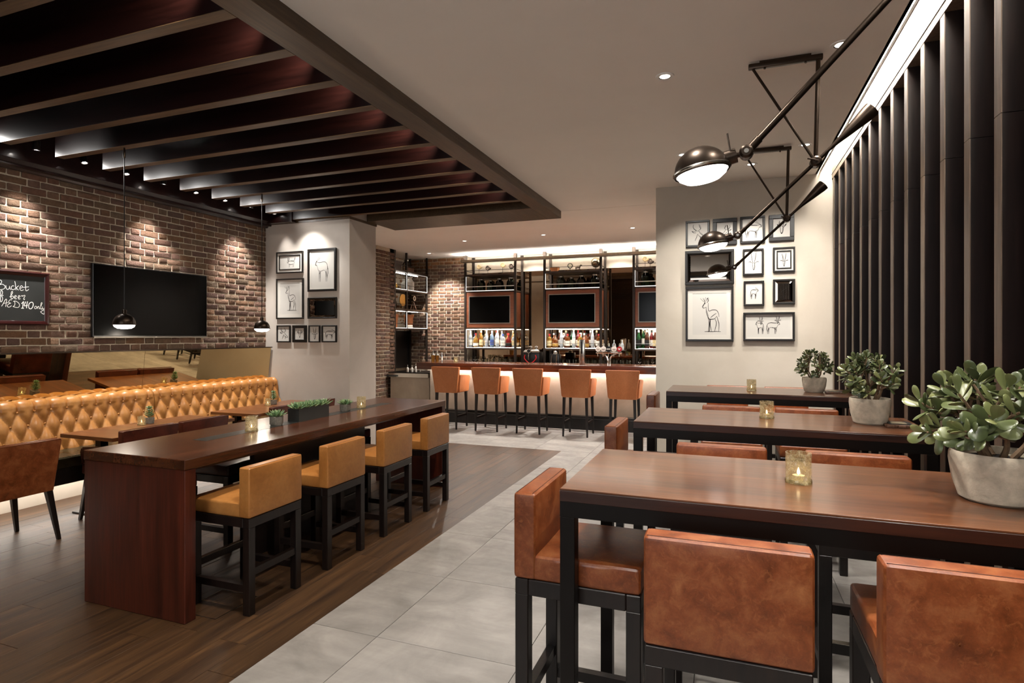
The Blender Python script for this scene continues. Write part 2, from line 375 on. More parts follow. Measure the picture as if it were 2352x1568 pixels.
# ---- brick work
BH, BJ, BC = .0613, .011, .0723
def brick_proto(L, seed):
    r_ = random.Random(seed); bm = bmesh.new(); d = .022
    # local: X along the wall, Z up, front towards +Y
    box(bm, -L/2, L/2, -d, .0, -BH/2, BH/2)
    bmesh.ops.bevel(bm, geom=[e for e in bm.edges if all(v.co.y > -.001 for v in e.verts)] + [e for e in bm.edges if abs(e.verts[0].co.y-e.verts[1].co.y) > .01], offset=.006, segments=1, affect='EDGES')
    for v in bm.verts: v.co += Vector((r_.uniform(-.003, .003), r_.uniform(-.004, .003) if v.co.y > -.02 else 0, r_.uniform(-.003, .003)))
    return mesh(bm, 50)
BR = {L: [brick_proto(L, int(L*1000)+s) for s in range(5)] for L in (.215, .1025)}
def brick_wall(parent, mat, length, z0, n, place, limit=300, keep=lambda a, z: True, hide=lambda a, z: False):
    """Flemish bond. place(a, z) -> location, rz ; a runs 0..length"""
    items = []
    for row in range(n):
        z = z0 + (row+.5)*BC; a = -(.215+BJ)*.5 - (.1025+BJ)*.5*0 if row % 2 else -(.1025+BJ)*.0
        a = -.18 if row % 2 else -.011; kk = 0
        while a < length:
            L = .215 if kk % 2 == 0 else .1025
            s, e = max(a, 0), min(a+L, length)
            if e-s > .02: items.append(((s+e)/2, z, e-s, L))
            a += L+BJ; kk += 1
    ind = [it for it in items if keep(it[0], it[1]) and not hide(it[0], it[1])]
    ind = ind[:limit]; ids = set(id(x) for x in ind); rest = bmesh.new(); cnt = 0
    for it in items:
        a, z, l, L = it; loc, rz = place(a, z); me = rnd.choice(BR[L]); off = rnd.uniform(-.003, .003)
        if id(it) in ids:
            if mat not in me.get('m', ''):
                me = BRM.setdefault((me.name_full, mat), me.copy() if me.materials else me); me['m'] = mat
            m_ = me
            obj('brick', m_, mat, parent, Vector(loc)+Vector((-math.sin(rz)*off, math.cos(rz)*off, 0)), (0, rnd.uniform(-.006, .006), rz), (l/L, 1, 1))
        else:
            k0 = len(rest.verts); rest.from_mesh(me); rest.verts.ensure_lookup_table()
            mt = Matrix.Translation(loc) @ Matrix.Rotation(rz, 4, 'Z') @ Matrix.Diagonal((l/L, 1, 1, 1))
            for v in rest.verts[k0:]: v.co = mt @ v.co
            cnt += 1
    if cnt: obj('brick_field', mesh(rest, 50), mat, parent, kind='stuff')
    else: rest.free()
BRM = {}
# long brick wall beside the banquette (X = XW), bricks from 1.43 up to the cornice
wall_left = struct('wall_left', bx(XW-.3, XW-.010, YR, YP, 0, ZC+.3), 'mortar')
def pl_left(a, z): return (XW, YP - a, z), -PI/2
Yn = YP - (-.6)
def vis(a, z):
    y = YP-a; return y > 3.30 + .0*z
def hid(a, z):
    y = YP-a
    return (4.20 < y < 5.42 and 1.66 < z < 2.28) or (y < 3.66 and 1.76 < z < 2.14)
def order_keep(a, z): return vis(a, z) and (YP-a) < 5.52
brick_wall(wall_left, 'brick', 7.4, 1.43-2*BC, 26, pl_left, 300, order_keep, hid)
struct('trim_1', bx(XW-.01, XW+.10, YR, YP, 3.165, 3.32, .0), 'beam')
bm = bmesh.new(); prism(bm, [(XW-.01, 3.145), (XW+.03, 3.145), (XW+.045, 3.165), (XW+.11, 3.185), (XW+.13, 3.22), (XW+.14, 3.22), (XW+.14, 3.62), (XW-.01, 3.62)], YR, YP, 'Y')
struct('trim_2', mesh(bm), 'beam')
# plaster pillar
struct('wall_pillar', bx(XW-.2, XP, YP, YP2, 0, ZC+.25), 'plaster')
struct('trim_3', bx(XW, XP+.012, YP-.012, YP2+.012, ZB-.035, ZB-.002), 'frame_wood')
struct('trim_5', bx(XW, -5.70, YP-.10, YP-.001, ZB-.03, 3.62), 'beam')
struct('wall_left_far', bx(XW-.3, XW-.02, YP2, 9.42, 0, ZC+.1), 'plaster')
# brick pier at the bar
pier = struct('wall_pier', bx(XW-.5, XW-.010, 9.42, 10.06, 0, ZC+.05), 'mortar')
brick_wall(pier, 'brick_bar', .64, .0, 45, lambda a, z: ((XW, 10.06-a, z), -PI/2))
# bar alcove behind the corner shelf
alcove = struct('wall_alcove', bx(-7.05, -6.85, 10.06, YBK+.2, 0, ZC+.05), 'mortar')
brick_wall(alcove, 'brick_bar', 1.5, .9, 34, lambda a, z: ((-6.85, 11.55-a, z), -PI/2), 0)
struct('wall_alcove_side', bx(-7.05, XW-.01, 9.9, 10.05, 0, ZC+.05), 'dark_wall')
# brick wall facing the room
bwall = struct('wall_back_brick', bx(-6.86, -5.33, YBK+.010, YBK+.3, 0, ZC+.05), 'mortar')
brick_wall(bwall, 'brick_bar', 1.5, .85, 34, lambda a, z: ((-5.335-a, YBK, z), PI), 300, lambda a, z: True)
# mirror wall of the bar
struct('wall_back', bx(-5.4, -.3, YMIR+.02, YMIR+.2, 0, ZC+.05), 'dark_wall')
mw = struct('wall_back_mirror', bx(-5.335, -.4, YMIR, YMIR+.02, .9, ZC-.12), 'mirror_bar')
struct('wall_bar_right', bx(-.4, -.2, YF+.1, YMIR+.2, 0, ZC+.05), 'plaster')
# print wall
struct('wall_end', bx(XF, 1.5, YF, YF+.16, 0, ZC+.2), 'plaster_warm')
# wall and slats on the right
wall_right = struct('wall_right', bx(XS+.17, XS+.4, YR, YF, 0, ZC+.35), 'dark_wall')
slat_me = bx(0, .16, -.032, .032, 0, 2.5); slat_me2 = bx(0, .16, -.032, .032, 2.503, 3.25)
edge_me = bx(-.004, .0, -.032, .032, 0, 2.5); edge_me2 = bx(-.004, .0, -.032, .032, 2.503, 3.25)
n_sl = 26
for k in range(n_sl):
    y = 6.83 - k*.3258
    if y < YR+.1: break
    s_ = obj('slat', slat_me, 'slat', wall_right, (XS+.004, y, 0)); obj('slat_edge_lit', edge_me, 'slat_edge_lit', s_)
    s_ = obj('slat', slat_me2, 'slat', wall_right, (XS+.004, y, 0)); obj('slat_edge_lit', edge_me2, 'slat_edge_lit', s_)
obj('slat_header', bx(XS-.002, XS+.17, YR, YF, 3.25, 3.36), 'slat_edge_lit', wall_right)
obj('slat_header_line', bx(XS-.006, XS-.002, YR, YF, 3.30, 3.306), 'slat', wall_right)
obj('slat_sill', bx(XS+.02, XS+.17, YR, YF, 0, .06), 'slat', wall_right)
# room behind the camera, with two windows added to let in fill light
wf = struct('wall_front', bx(XW-.3, 1.6, YR-.2, YR, 3.22, ZC+.7), 'brown_wall')
obj('wall_front_end', bx(XW-.3, -3.49, YR-.2, YR, 0, 3.22), 'brown_wall', wf); obj('wall_front_end', bx(.04, 1.6, YR-.2, YR, 0, 3.22), 'brown_wall', wf)
obj('wall_front_sill', bx(-3.49, .9, YR-.2, YR, 0, 1.2), 'brown_wall', wf)
for k_, x_ in enumerate((-2.6, -.85)):
    w_ = struct('window_%d' % (k_+1), bx(x_-.86, x_+.86, YR-.12, YR-.11, 1.23, 3.19), 'window_glass')
    bm = bmesh.new()
    for q in ((x_-.89, x_-.83, 1.2, 3.22), (x_+.83, x_+.89, 1.2, 3.22), (x_-.83, x_+.83, 1.2, 1.26), (x_-.83, x_+.83, 3.16, 3.22), (x_-.83, x_+.83, 2.3, 2.34)): box(bm, q[0], q[1], YR-.16, YR-.07, q[2], q[3])
    obj('window_frame', mesh(bm), 'black_metal', w_)

# ---- ceilings
bm = bmesh.new()
box(bm, XE, XS-.14, YR, YE, ZC, ZC+.1)                 # white field
box(bm, -7.1, .1, YE+.012, 12.1, ZC, ZC+.1)            # bar field
box(bm, .1, XS-.14, YE+.012, 12.1, ZC, ZC+.1)
ceil = struct('ceiling', mesh(bm), 'ceiling')
obj('ceiling_reveal', bx(XE, XS, YE, YE+.012, ZC+.02, ZC+.06), 'ceiling', ceil)
# light slot along the slats: a recess with a led channel inside
obj('slot_top', bx(XS-.20, XS+.2, YR, YF, ZC+.22, ZC+.25), 'ceiling', ceil)
obj('slot_side', bx(XS-.16, XS-.14, YR, YF, ZC, ZC+.22), 'ceiling', ceil)
obj('slot_lip', bx(XS-.118, XS-.110, YR, YF, ZC+.004, ZC+.03), 'white_metal', ceil)
slot_led = obj('light_channel', bx(XS-.105, XS-.02, YR, YF-.02, ZC+.17, ZC+.20), 'led_slot', ceil)
# timber ceiling: boards, frame, beams
tim = struct('ceiling_timber', bx(XW-.1, XE, YR, YE, ZB+.40, ZB+.5), 'black_wood')
bw = .145; bme = None
for k in range(28):
    x0 = XW + .02 + k*bw
    if x0 + bw > XE: break
    if bme is None: bme = bx(.001, bw-.001, 0, YE-YR-.02, 0, .012, .002, 1) if False else bx(.001, bw-.001, 0, YE-YR-.02, 0, .012)
    obj('board', bme, 'beam', tim, (x0, YR+.01, ZB+.386))
XBE = -5.72; XI = XE-.19      # inner edge of the frame
obj('frame_rail', bx(XI, XE, YR, YE, ZB, ZC+.02, .004, 1), 'frame_wood', tim)
obj('frame_rail', bx(XI, XI+.04, YR, YE-.3, ZC+.02, ZB+.40), 'beam', tim)
obj('frame_rail', bx(XP, XI, 7.0, YE, ZB, ZC+.02, .004, 1), 'frame_wood', tim)
obj('frame_rail', bx(XP, XI, 7.0, 7.04, ZC+.02, ZB+.40), 'beam', tim)
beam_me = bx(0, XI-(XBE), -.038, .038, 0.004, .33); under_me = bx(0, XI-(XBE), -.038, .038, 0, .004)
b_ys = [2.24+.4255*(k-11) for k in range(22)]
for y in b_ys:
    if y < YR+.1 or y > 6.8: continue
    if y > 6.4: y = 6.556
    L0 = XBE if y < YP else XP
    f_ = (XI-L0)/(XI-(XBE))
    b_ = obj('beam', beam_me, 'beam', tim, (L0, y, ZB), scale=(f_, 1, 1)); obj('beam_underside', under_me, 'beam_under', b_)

# ================================================================== LIGHTS OF THE ROOM
# spot lamps between the beams, along the brick wall
def ceiling_spot(x, y, z, tgt, power, label, size=62, col=COOL, glow='bulb', spill=5., blend=1., sdir=(1, .25, .12)):
    t_ = thing('spotlight', label, 'spotlight', (x, y, z), 0, 'spotlights between the timber beams')
    d = (Vector(tgt)-Vector((x, y, z))).normalized(); q = d.to_track_quat('-Z', 'Y').to_euler()
    bm = bmesh.new(); lathe(bm, [(.028, .02), (.03, .07), (.024, .10), (.006, .12)], 16, close=True); h_ = obj('housing', mesh(bm), 'black_metal', t_, rot=q)
    bm = bmesh.new(); lathe(bm, [(.030, .0), (.030, .022), (.025, .022), (.025, .0), (.030, .0)], 16, close=False); obj('rim', mesh(bm), 'black_metal', t_, rot=q)
    bm = bmesh.new(); lathe(bm, [(.0, .012), (.016, .012), (.022, .018)], 16, close=True); obj('bulb', mesh(bm), glow, t_, rot=q)
    bm = bmesh.new(); tube(bm, [(0, 0, .08), (0, 0, ZB+.386-z)], .008); obj('stem', mesh(bm), 'black_metal', t_)
    spot(Vector((x, y, z))+d*.02, tgt, power, size, blend, col, .02)
    if spill: spot(Vector((x, y, z+.005)), Vector((x, y, z))+Vector(sdir), spill, 130, 1., col, .02)
    return t_
ys = [3.446+.4255*k for k in range(-1, 8)]
for k, y in enumerate(ys):
    if k in (1, 4, 7): tgt, p_, sz = (XW, y+.12, 1.6), 150, 66
    elif k == 8: tgt, p_, sz = (-5.6, y+.1, .9), 30, 60
    else: tgt, p_, sz = (-5.25, y, .74), 60, 55
    ceiling_spot(-5.93, y, ZB+.075, tgt, p_, 'small black ceiling spotlight at a beam end along the brick wall', sz, spill=22 if k < 8 else 0)
ceiling_spot(-5.42, 6.285, ZB+.05, (-5.42, YP, 1.75), 50, 'small black ceiling spotlight above the prints on the pillar', 95, spill=0)
# right-hand row, hidden behind the frame, wash the beam ends and light the long table
for k in range(12):
    y = 2.45+.4255*(k-2)
    tgt = (-3.2, y, .9) if k % 2 else (-3.0, y+.1, 0)
    ceiling_spot(-2.46, y, ZB+.19, tgt, 30 if k % 2 else 16, 'small black spotlight tucked between beams behind the wide ceiling frame', 80, WARM, spill=16, sdir=(-1, .45, .1))
# recessed downlights in the white ceilings
def downlight(x, y, tgt, power, label, size=75, col=NEUT, group='recessed downlights'):
    t_ = thing('downlight', label, 'downlight', (x, y, ZC), 0, group)
    bm = bmesh.new(); lathe(bm, [(.040, -.006), (.058, -.006), (.060, 0), (.040, .0)], 24, close=False); obj('trim_ring', mesh(bm), 'white_metal', t_)
    bm = bmesh.new(); lathe(bm, [(.041, -.004), (.036, .0), (.030, .0)], 24, close=False); obj('baffle', mesh(bm), 'steel', t_)
    bm = bmesh.new(); lathe(bm, [(.0, -.003), (.034, -.003)], 20, close=False); obj('lens', mesh(bm), 'downlight_glow', t_)
    spot((x, y, ZC-.012), tgt, power, size, .7, col, .03); return t_
for x, y, tg, p_, lb in [
    (-.388, 3.955, (-.1, 3.85, 1.1), 60, 'recessed round downlight in the white ceiling beside the middle swing-arm lamp'),
    (.632, 3.886, (.45, 3.75, 1.1), 60, 'recessed round downlight between the middle swing-arm lamp and the light slot'),
    (.662, 5.814, (.45, YF, 1.8), 85, 'recessed round downlight near the print wall, beside the light slot'),
    (.225, 6.289, (.12, YF, 1.5), 70, 'recessed round downlight closest to the framed print wall'),
    (-.397, 5.729, (-.2, YF, 1.7), 90, 'recessed round downlight in front of the outer prints, far from the slats')]:
    downlight(x, y, tg, p_, lb)
for x, y, tg, p_ in [(-.42, 2.0, (-.25, 1.9, 1), 80), (.62, 1.9, (.4, 1.9, 1), 75), (-1.35, 2.1, (-2.4, 2.9, .7), 100), (-.4, .6, (-.2, .75, 0), 45), (.6, .6, (.5, .75, 0), 45)]:  # out-of-view downlights added to light the near tables, stools and floor
    downlight(x, y, tg, p_, 'unseen recessed round downlight added in the white ceiling over the stone walkway')
for x, y, lb in [(-4.482, 9.572, 'small bar downlight above the end stool by the brick wall'), (-2.947, 9.462, 'small bar downlight above the middle of the counter'), (-1.418, 9.347, 'small bar downlight above the counter by the print wall')]:
    downlight(x, y, (x, y-.15, 0), 170, lb, 140)
downlight(-5.85, 10.75, (-5.72, YBK, 1.6), 300, 'small bar downlight washing the brick back wall', 74)
downlight(-3.83, 11.45, (-3.83, 11.5, 0), 40, 'tiny bar downlight over the gap between the first two bar units', 130)
downlight(-2.02, 11.45, (-2.02, 11.5, 0), 40, 'tiny bar downlight over the gap by the unit near the print wall', 130)
# ================================================================== SEATING
def back_seam(bm, x0, x1, y0, y1, z, r=.0022):
    for y in (y0, y1): tube(bm, [(x0, y, z-.03), (x0, y, z), (x1, y, z), (x1, y, z-.03)], r, 5)
def make_stool(label, mat, w, d, zs, zb, lg=.048):
    """square leather stool, faces +Y, back on the -Y side"""
    t_ = thing('bar_stool', label, 'stool')
    x, y = w/2, d/2; zf = zs-.085
    part('seat', mat, t_, cushion, -x, x, -y+.06, y, zf, zs, .016, (0, 0, .010))
    b_ = part('backrest', mat, t_, cushion, -x-.004, x+.004, -y-.004, -y+.075, zf+.002, zb, .014, (0, .006, .0))
    part('seam', 'seam', b_, back_seam, -x+.006, x-.006, -y+.006, -y+.063, zb-.001)
    def rails(bm):
        box(bm, -x, x, -y, -y+lg, zf-.055, zf, .003, 1); box(bm, -x, x, y-lg, y, zf-.055, zf, .003, 1)
        for s in (-1, 1): box(bm, min(s*x, s*(x-lg)), max(s*x, s*(x-lg)), -y+lg, y-lg, zf-.055, zf, .003, 1)
    part('seat_frame', 'black_wood', t_, rails)
    leg_me = None
    for sx in (-1, 1):
        for sy in (-1, 1):
            bm = bmesh.new(); cx, cy = sx*(x-lg/2), sy*(y-lg/2)
            if leg_me is None: box(bm, -lg/2, lg/2, -lg/2, lg/2, 0, zf-.053, .003, 1); leg_me = mesh(bm)
            obj('leg', leg_me, 'black_wood', t_, (cx, cy, 0))
    zz = .13 if zs < .7 else .22
    for s in (-1, 1): part('stretcher', 'black_wood', t_, box, min(s*(x-.008), s*(x-lg+.008)), max(s*(x-.008), s*(x-lg+.008)), -y+lg, y-lg, zz, zz+.04)
    part('stretcher', 'black_wood', t_, box, -x+lg, x-lg, -y+.008, -y+lg-.008, zz+.09, zz+.13)
    f_ = part('foot_rest', 'black_wood', t_, box, -x+lg, x-lg, y-lg+.008, y-.008, zz+.09, zz+.13)
    part('foot_plate', 'steel', f_, box, -x+lg, x-lg, y-lg+.010, y-.010, zz+.13, zz+.133)
    return t_
def rear(cx, cy, d, rz, x=None, y=None): return (cx, cy, 0)
# --- counter stools at the long table
so = make_stool('orange leather counter stool on the walkway side of the long table, at its panelled end by the chalkboard wall', 'leather_orange', .43, .46, .64, .845)
so['label'] = 'orange leather counter stool at the long table, first from its end away from the bar'
so.name = 'counter_stool'; so['group'] = 'orange stools along the long table'
DY = [2.775, 3.465, 4.155, 4.86]
so.location = (-2.545-.23, DY[0], 0); so.rotation_euler = (0, 0, PI/2)
names = ['first', 'second', 'third', 'fourth']
for k in (1, 2, 3): dup(so, (-2.545-.23, DY[k], 0), PI/2, 'orange leather counter stool at the long table, %s from its end away from the bar' % names[k], 'orange stools along the long table')
sd = make_stool('x', 'leather_dark', .43, .46, .64, .845); sd.name = 'counter_stool'
for k in range(4):
    o = sd if k == 0 else copy_tree(sd)
    o.location = (-3.62-.06, DY[k]+.02, 0); o.rotation_euler = (0, 0, -PI/2)
    o['label'] = 'dark leather counter stool at the long table, %s from its end away from the bar' % names[k]; o['group'] = 'dark stools along the long table'
# --- bar stools at the three high tables
TY = [(1.821, 2.527), (3.40, 4.09), (5.33, 6.02)]
TN = ['high table farthest from bar', 'middle high table', 'high table nearest the prints']
sb = make_stool('x', 'leather_brown', .41, .43, .845, 1.057); first = True
def put(x, y, rz, label):
    global first
    o = sb if first else copy_tree(sb); first = False
    o.location = (x, y, 0); o.rotation_euler = (0, 0, rz); o['label'] = label; o['group'] = 'brown leather stools at the high tables'
def near(y, x, n, side): put(x, y+.215, 0, 'brown leather stool facing the bar, %s, %s' % (n, side))
WS, WA = 'beside the slats', 'away from the slats'
near(1.600, -.005, TN[0], WA); near(1.600, .557, TN[0], WS)
put(-.03, 3.075-.215, PI, 'brown leather stool backed to the bar, %s, %s' % (TN[0], WA)); put(.556, 3.075-.215, PI, 'brown leather stool backed to the bar, %s, %s' % (TN[0], WS))
put(-.69+.215, 2.09, -PI/2, 'brown leather stool at the walkway end of the ' + TN[0])
put(.027, 4.80-.215, PI, 'brown leather stool backed to the bar, %s, %s' % (TN[1], WA)); put(.546, 4.80-.215, PI, 'brown leather stool backed to the bar, %s, %s' % (TN[1], WS))
put(-.69+.215, 3.665, -PI/2, 'brown leather stool at the walkway end of the ' + TN[1])
put(.0, 6.70-.215, PI, 'brown leather stool backed to the prints, %s, %s' % (TN[2], WA)); put(.575, 6.70-.215, PI, 'brown leather stool backed to the prints, %s, %s' % (TN[2], WS))
put(-.69+.215, 5.595, -PI/2, 'brown leather stool at the walkway end of the ' + TN[2])
# --- upholstered armchairs: bar height and dining height
def make_armchair(name, label, cat, mat, wt, wb, z0, zs, zt, za, splay, d=.46, stretch=True):
    t_ = thing(name, label, cat); y = d/2
    def back(bm):
        hexa(bm, [(-wb/2, -y, z0), (wb/2, -y, z0), (wb/2, -y+.08, z0), (-wb/2, -y+.08, z0), (-wt/2, -y-.03, zt), (wt/2, -y-.03, zt), (wt/2, -y+.035, zt), (-wt/2, -y+.035, zt)], .012, 2)
    b_ = part('backrest', mat, t_, back)
    def pip(bm):
        for q in (-.027, .032): tube(bm, [(-wt/2+.006, -y+q, zt-.004), (-wt/2+.012, -y+q, zt), (wt/2-.012, -y+q, zt), (wt/2-.006, -y+q, zt-.004)], .004, 6)
        for s in (-1, 1): tube(bm, [(s*(wt/2-.004), -y-.026, zt-.01), (s*(wb/2-.004), -y+.003, z0+.02)], .0035, 6)
    part('piping', mat, b_, pip)
    part('seat', mat, t_, cushion, -wb/2+.02, wb/2-.02, -y+.05, y+.03, z0, zs, .02, (0, 0, .012))
    for s in (-1, 1):
        def arm(bm):
            poly = [(-y+.05, z0+.005), (y-.01, z0+.005), (y-.02, zs), (y+.0, za-.04), (y-.02, za), (-y+.03, za+.03)]
            x1, x0 = wb/2+.028, wb/2-.028
            b = bmesh.new(); A = []; B = []
            for (yy, zz) in poly:
                e = (zz-z0)/(zt-z0)*(wt-wb)/2*.7
                A.append(b.verts.new((s*(x0+e), yy, zz))); B.append(b.verts.new((s*(x1+e), yy, zz)))
            b.faces.new(A); b.faces.new(B[::-1])
            for i_ in range(len(A)): b.faces.new((A[i_], B[i_], B[(i_+1) % len(A)], A[(i_+1) % len(A)]))
            bmesh.ops.recalc_face_normals(b, faces=b.faces[:]); bmesh.ops.bevel(b, geom=b.edges[:], offset=.01, segments=2, affect='EDGES'); add_bm(bm, b)
        part('armrest', mat, t_, arm)
        for sy in (-1, 1):
            xx = s*(wb/2-.025); yy = sy*(y-.03)
            part('leg', 'black_wood', t_, taper, (xx+s*splay, yy+sy*splay*.7, 0), (.026, .026), (xx, yy, z0+.01), (.045, .045))
    if stretch:
        f = .25/z0; q = splay*(1-f); xx = wb/2-.025+q; yy = y-.03+q*.7
        for s in (-1, 1): part('stretcher', 'black_wood', t_, box, s*xx-.011, s*xx+.011, -yy, yy, .20, .235)
        f_ = part('foot_rest', 'black_wood', t_, box, -xx, xx, yy-.012, yy+.012, .24, .275); part('foot_plate', 'steel', f_, box, -xx, xx, yy-.010, yy+.010, .275, .279)
    return t_
ba = make_armchair('bar_chair', 'x', 'stool', 'leather_tan', .52, .41, .62, .775, 1.06, .90, .015)
BX = [-4.51, -3.764, -3.03, -2.245, -1.50]
bl = ['tan leather bar armchair at the counter end by the brick back wall', 'tan leather bar armchair at the counter, second from its open end', 'tan leather bar armchair at the middle of the bar counter', 'tan leather bar armchair at the counter in front of the beer taps', 'tan leather bar armchair at the counter closest to the print wall']
for k, x in enumerate(BX):
    o = ba if k == 0 else copy_tree(ba); o.location = (x, 9.10, 0); o['label'] = bl[k]; o['group'] = 'tan armchair stools along the bar counter'
ca = make_armchair('armchair', 'x', 'chair', 'leather_dark', .53, .47, .39, .47, .79, .63, .05, .50, False)  # same brown chairs as the lone one, darkened for standing in shade
cb = make_armchair('armchair', 'brown leather armchair with splayed legs standing alone by the chalkboard table', 'chair', 'leather_brown', .56, .48, .39, .47, .79, .63, .055, .50, False)
cb.location = (-4.93-.25, 2.75, 0); cb.rotation_euler = (0, 0, PI/2)
CY = [(3.67, 'at the table under the television, first from the chalkboard'), (4.24, 'at the table under the television, second from the chalkboard'), (5.38, 'at the table by the plaster pillar, farther from it'), (5.94, 'at the table by the plaster pillar, right beside it')]
for k, (y, n) in enumerate(CY):
    o = ca if k == 0 else copy_tree(ca); o.location = (-4.77-.25, y, 0); o.rotation_euler = (0, 0, PI/2); o['label'] = 'shade-darkened leather armchair facing the banquette ' + n; o['group'] = 'shade-darkened armchairs facing the banquette'
# --- banquette: two tufted sections
def banquette(y0, y1, label, ncol):
    t_ = thing('banquette', label, 'banquette', (XW, y0, 0), 0, 'tufted banquette sections'); L = y1-y0; p_ = L/ncol
    prof = spl([(.36, .44), (.325, .60), (.28, .76), (.245, .90), (.235, .955), (.205, .99), (.16, 1.0), (.11, .997), (.083, .985)], 8)
    acc = [0]
    for a, b in zip(prof, prof[1:]): acc.append(acc[-1]+(b-a).length)
    zrow = [.90, .77, .64, .51]; srow = []
    for z in zrow:
        for i_ in range(len(prof)-1):
            if prof[i_].y <= z <= prof[i_+1].y: srow.append(acc[i_]+(z-prof[i_].y)/(prof[i_+1].y-prof[i_].y)*(acc[i_+1]-acc[i_])); break
    s_top = srow[0]; ps = (srow[0]-srow[-1])/3
    def nrm(i_):
        a, b = prof[max(i_-1, 0)], prof[min(i_+1, len(prof)-1)]; d = (b-a).normalized(); return Vector((d.y, -d.x))
    bm = bmesh.new(); NY = ncol*12; rows = []
    for i_, q in enumerate(prof):
        n_ = nrm(i_); s = acc[i_]; row = []
        for j in range(NY+1):
            y = L*j/NY; g = y/p_; r_ = (s-s_top)/ps
            if r_ <= 0:
                a, b = g-.5 + r_/2, g-.5 - r_/2
                h_ = (abs(math.sin(PI*a))*abs(math.sin(PI*b)))**.5
                if r_ < -3: h_ = h_*max(0, 1+(r_+3)/1.0*.0)
            else:
                h_ = abs(math.sin(PI*(g-.5)))**.38; h_ = h_*(1-min(1, r_/1.4)*.45) + min(1, r_/1.4)*.45*.9
            e = min(y, L-y); edge = -.02*math.exp(-(e/.018)**2)
            off = -.026 + .036*h_ + edge
            row.append(bm.verts.new((q.x + n_.x*off, y, q.y + n_.y*off)))
        rows.append(row)
    for a, b in zip(rows, rows[1:]):
        for j in range(NY): bm.faces.new((a[j], a[j+1], b[j+1], b[j]))
    bk = obj('backrest', mesh(bm, 60), 'leather_cognac', t_)
    sm = bmesh.new(); box(sm, .055, .22, 0.004, L-.004, .40, .92); box(sm, .088, .118, .004, L-.004, .92, .985); obj('back_core', mesh(sm), 'leather_cognac', t_)
    bme_ = bmesh.new(); bmesh.ops.create_uvsphere(bme_, u_segments=10, v_segments=6, radius=.011)
    for v in bme_.verts: v.co.x *= .55
    bme_ = mesh(bme_)
    for r_ in range(3):
        s = srow[r_]; i_ = min(range(len(acc)), key=lambda q_: abs(acc[q_]-s)); q = prof[i_]; n_ = nrm(i_)
        for c_ in range(ncol+1):
            y = (c_ + (.5 if r_ % 2 == 0 else 0))*p_
            if .03 < y < L-.03: obj('button', bme_, 'leather_cognac', bk, (q.x-n_.x*.016, y, q.y-n_.y*.016))
    part('seat', 'leather_olive', t_, cushion, .26, .72, .004, L-.004, .41, .515, .03, (0, 0, .008), 8)
    part('base', 'black_wood', t_, box, .05, .70, 0, L, .27, .41)
    part('plinth', 'plaster_warm', t_, box, .05, .16, 0, L, 0, .27)
    part('light_strip', 'led_under', t_, box, .30, .34, .02, L-.02, .255, .269)
    return t_
banquette(.76, 4.675, 'cognac tufted leather banquette section below the chalkboard and television', 28)
banquette(4.68, 6.585, 'cognac tufted leather banquette section that ends at the plaster pillar', 13)
# ledge panel behind the banquette with the leaning mirror
ld = struct('trim_4', bx(XW-.01, XW+.05, YR, YP, 0, .93), 'bar_panel')
mr = thing('leaning_mirror', 'long leaning bronze mirror between the banquette and the brick wall', 'mirror', (XW+.06, 0, 0))
def mir(y0, y1):
    bm = bmesh.new(); a, b = Vector((.002, 0, .93)), Vector((.062, 0, 1.425)); n_ = Vector((-(b-a).z, 0, (b-a).x)).normalized()*.006
    hexa(bm, [(a.x, y0, a.z), (a.x+.0, y1, a.z), (a.x+n_.x, y1, a.z+n_.z), (a.x+n_.x, y0, a.z+n_.z), (b.x, y0, b.z), (b.x, y1, b.z), (b.x+n_.x, y1, b.z+n_.z), (b.x+n_.x, y0, b.z+n_.z)]); return mesh(bm)
for a, b in ((.76, 1.6), (1.603, 3.12), (3.123, 4.655), (4.658, 6.57)): obj('mirror_pane', mir(a, b), 'mirror_warm', mr)
obj('top_rail', bx(-.068, .072, .76, 6.585, 1.425, 1.437), 'bronze', mr)
obj('end_cap', bx(-.068, .004, 6.572, 6.585, .93, 1.425), 'plaster', mr)
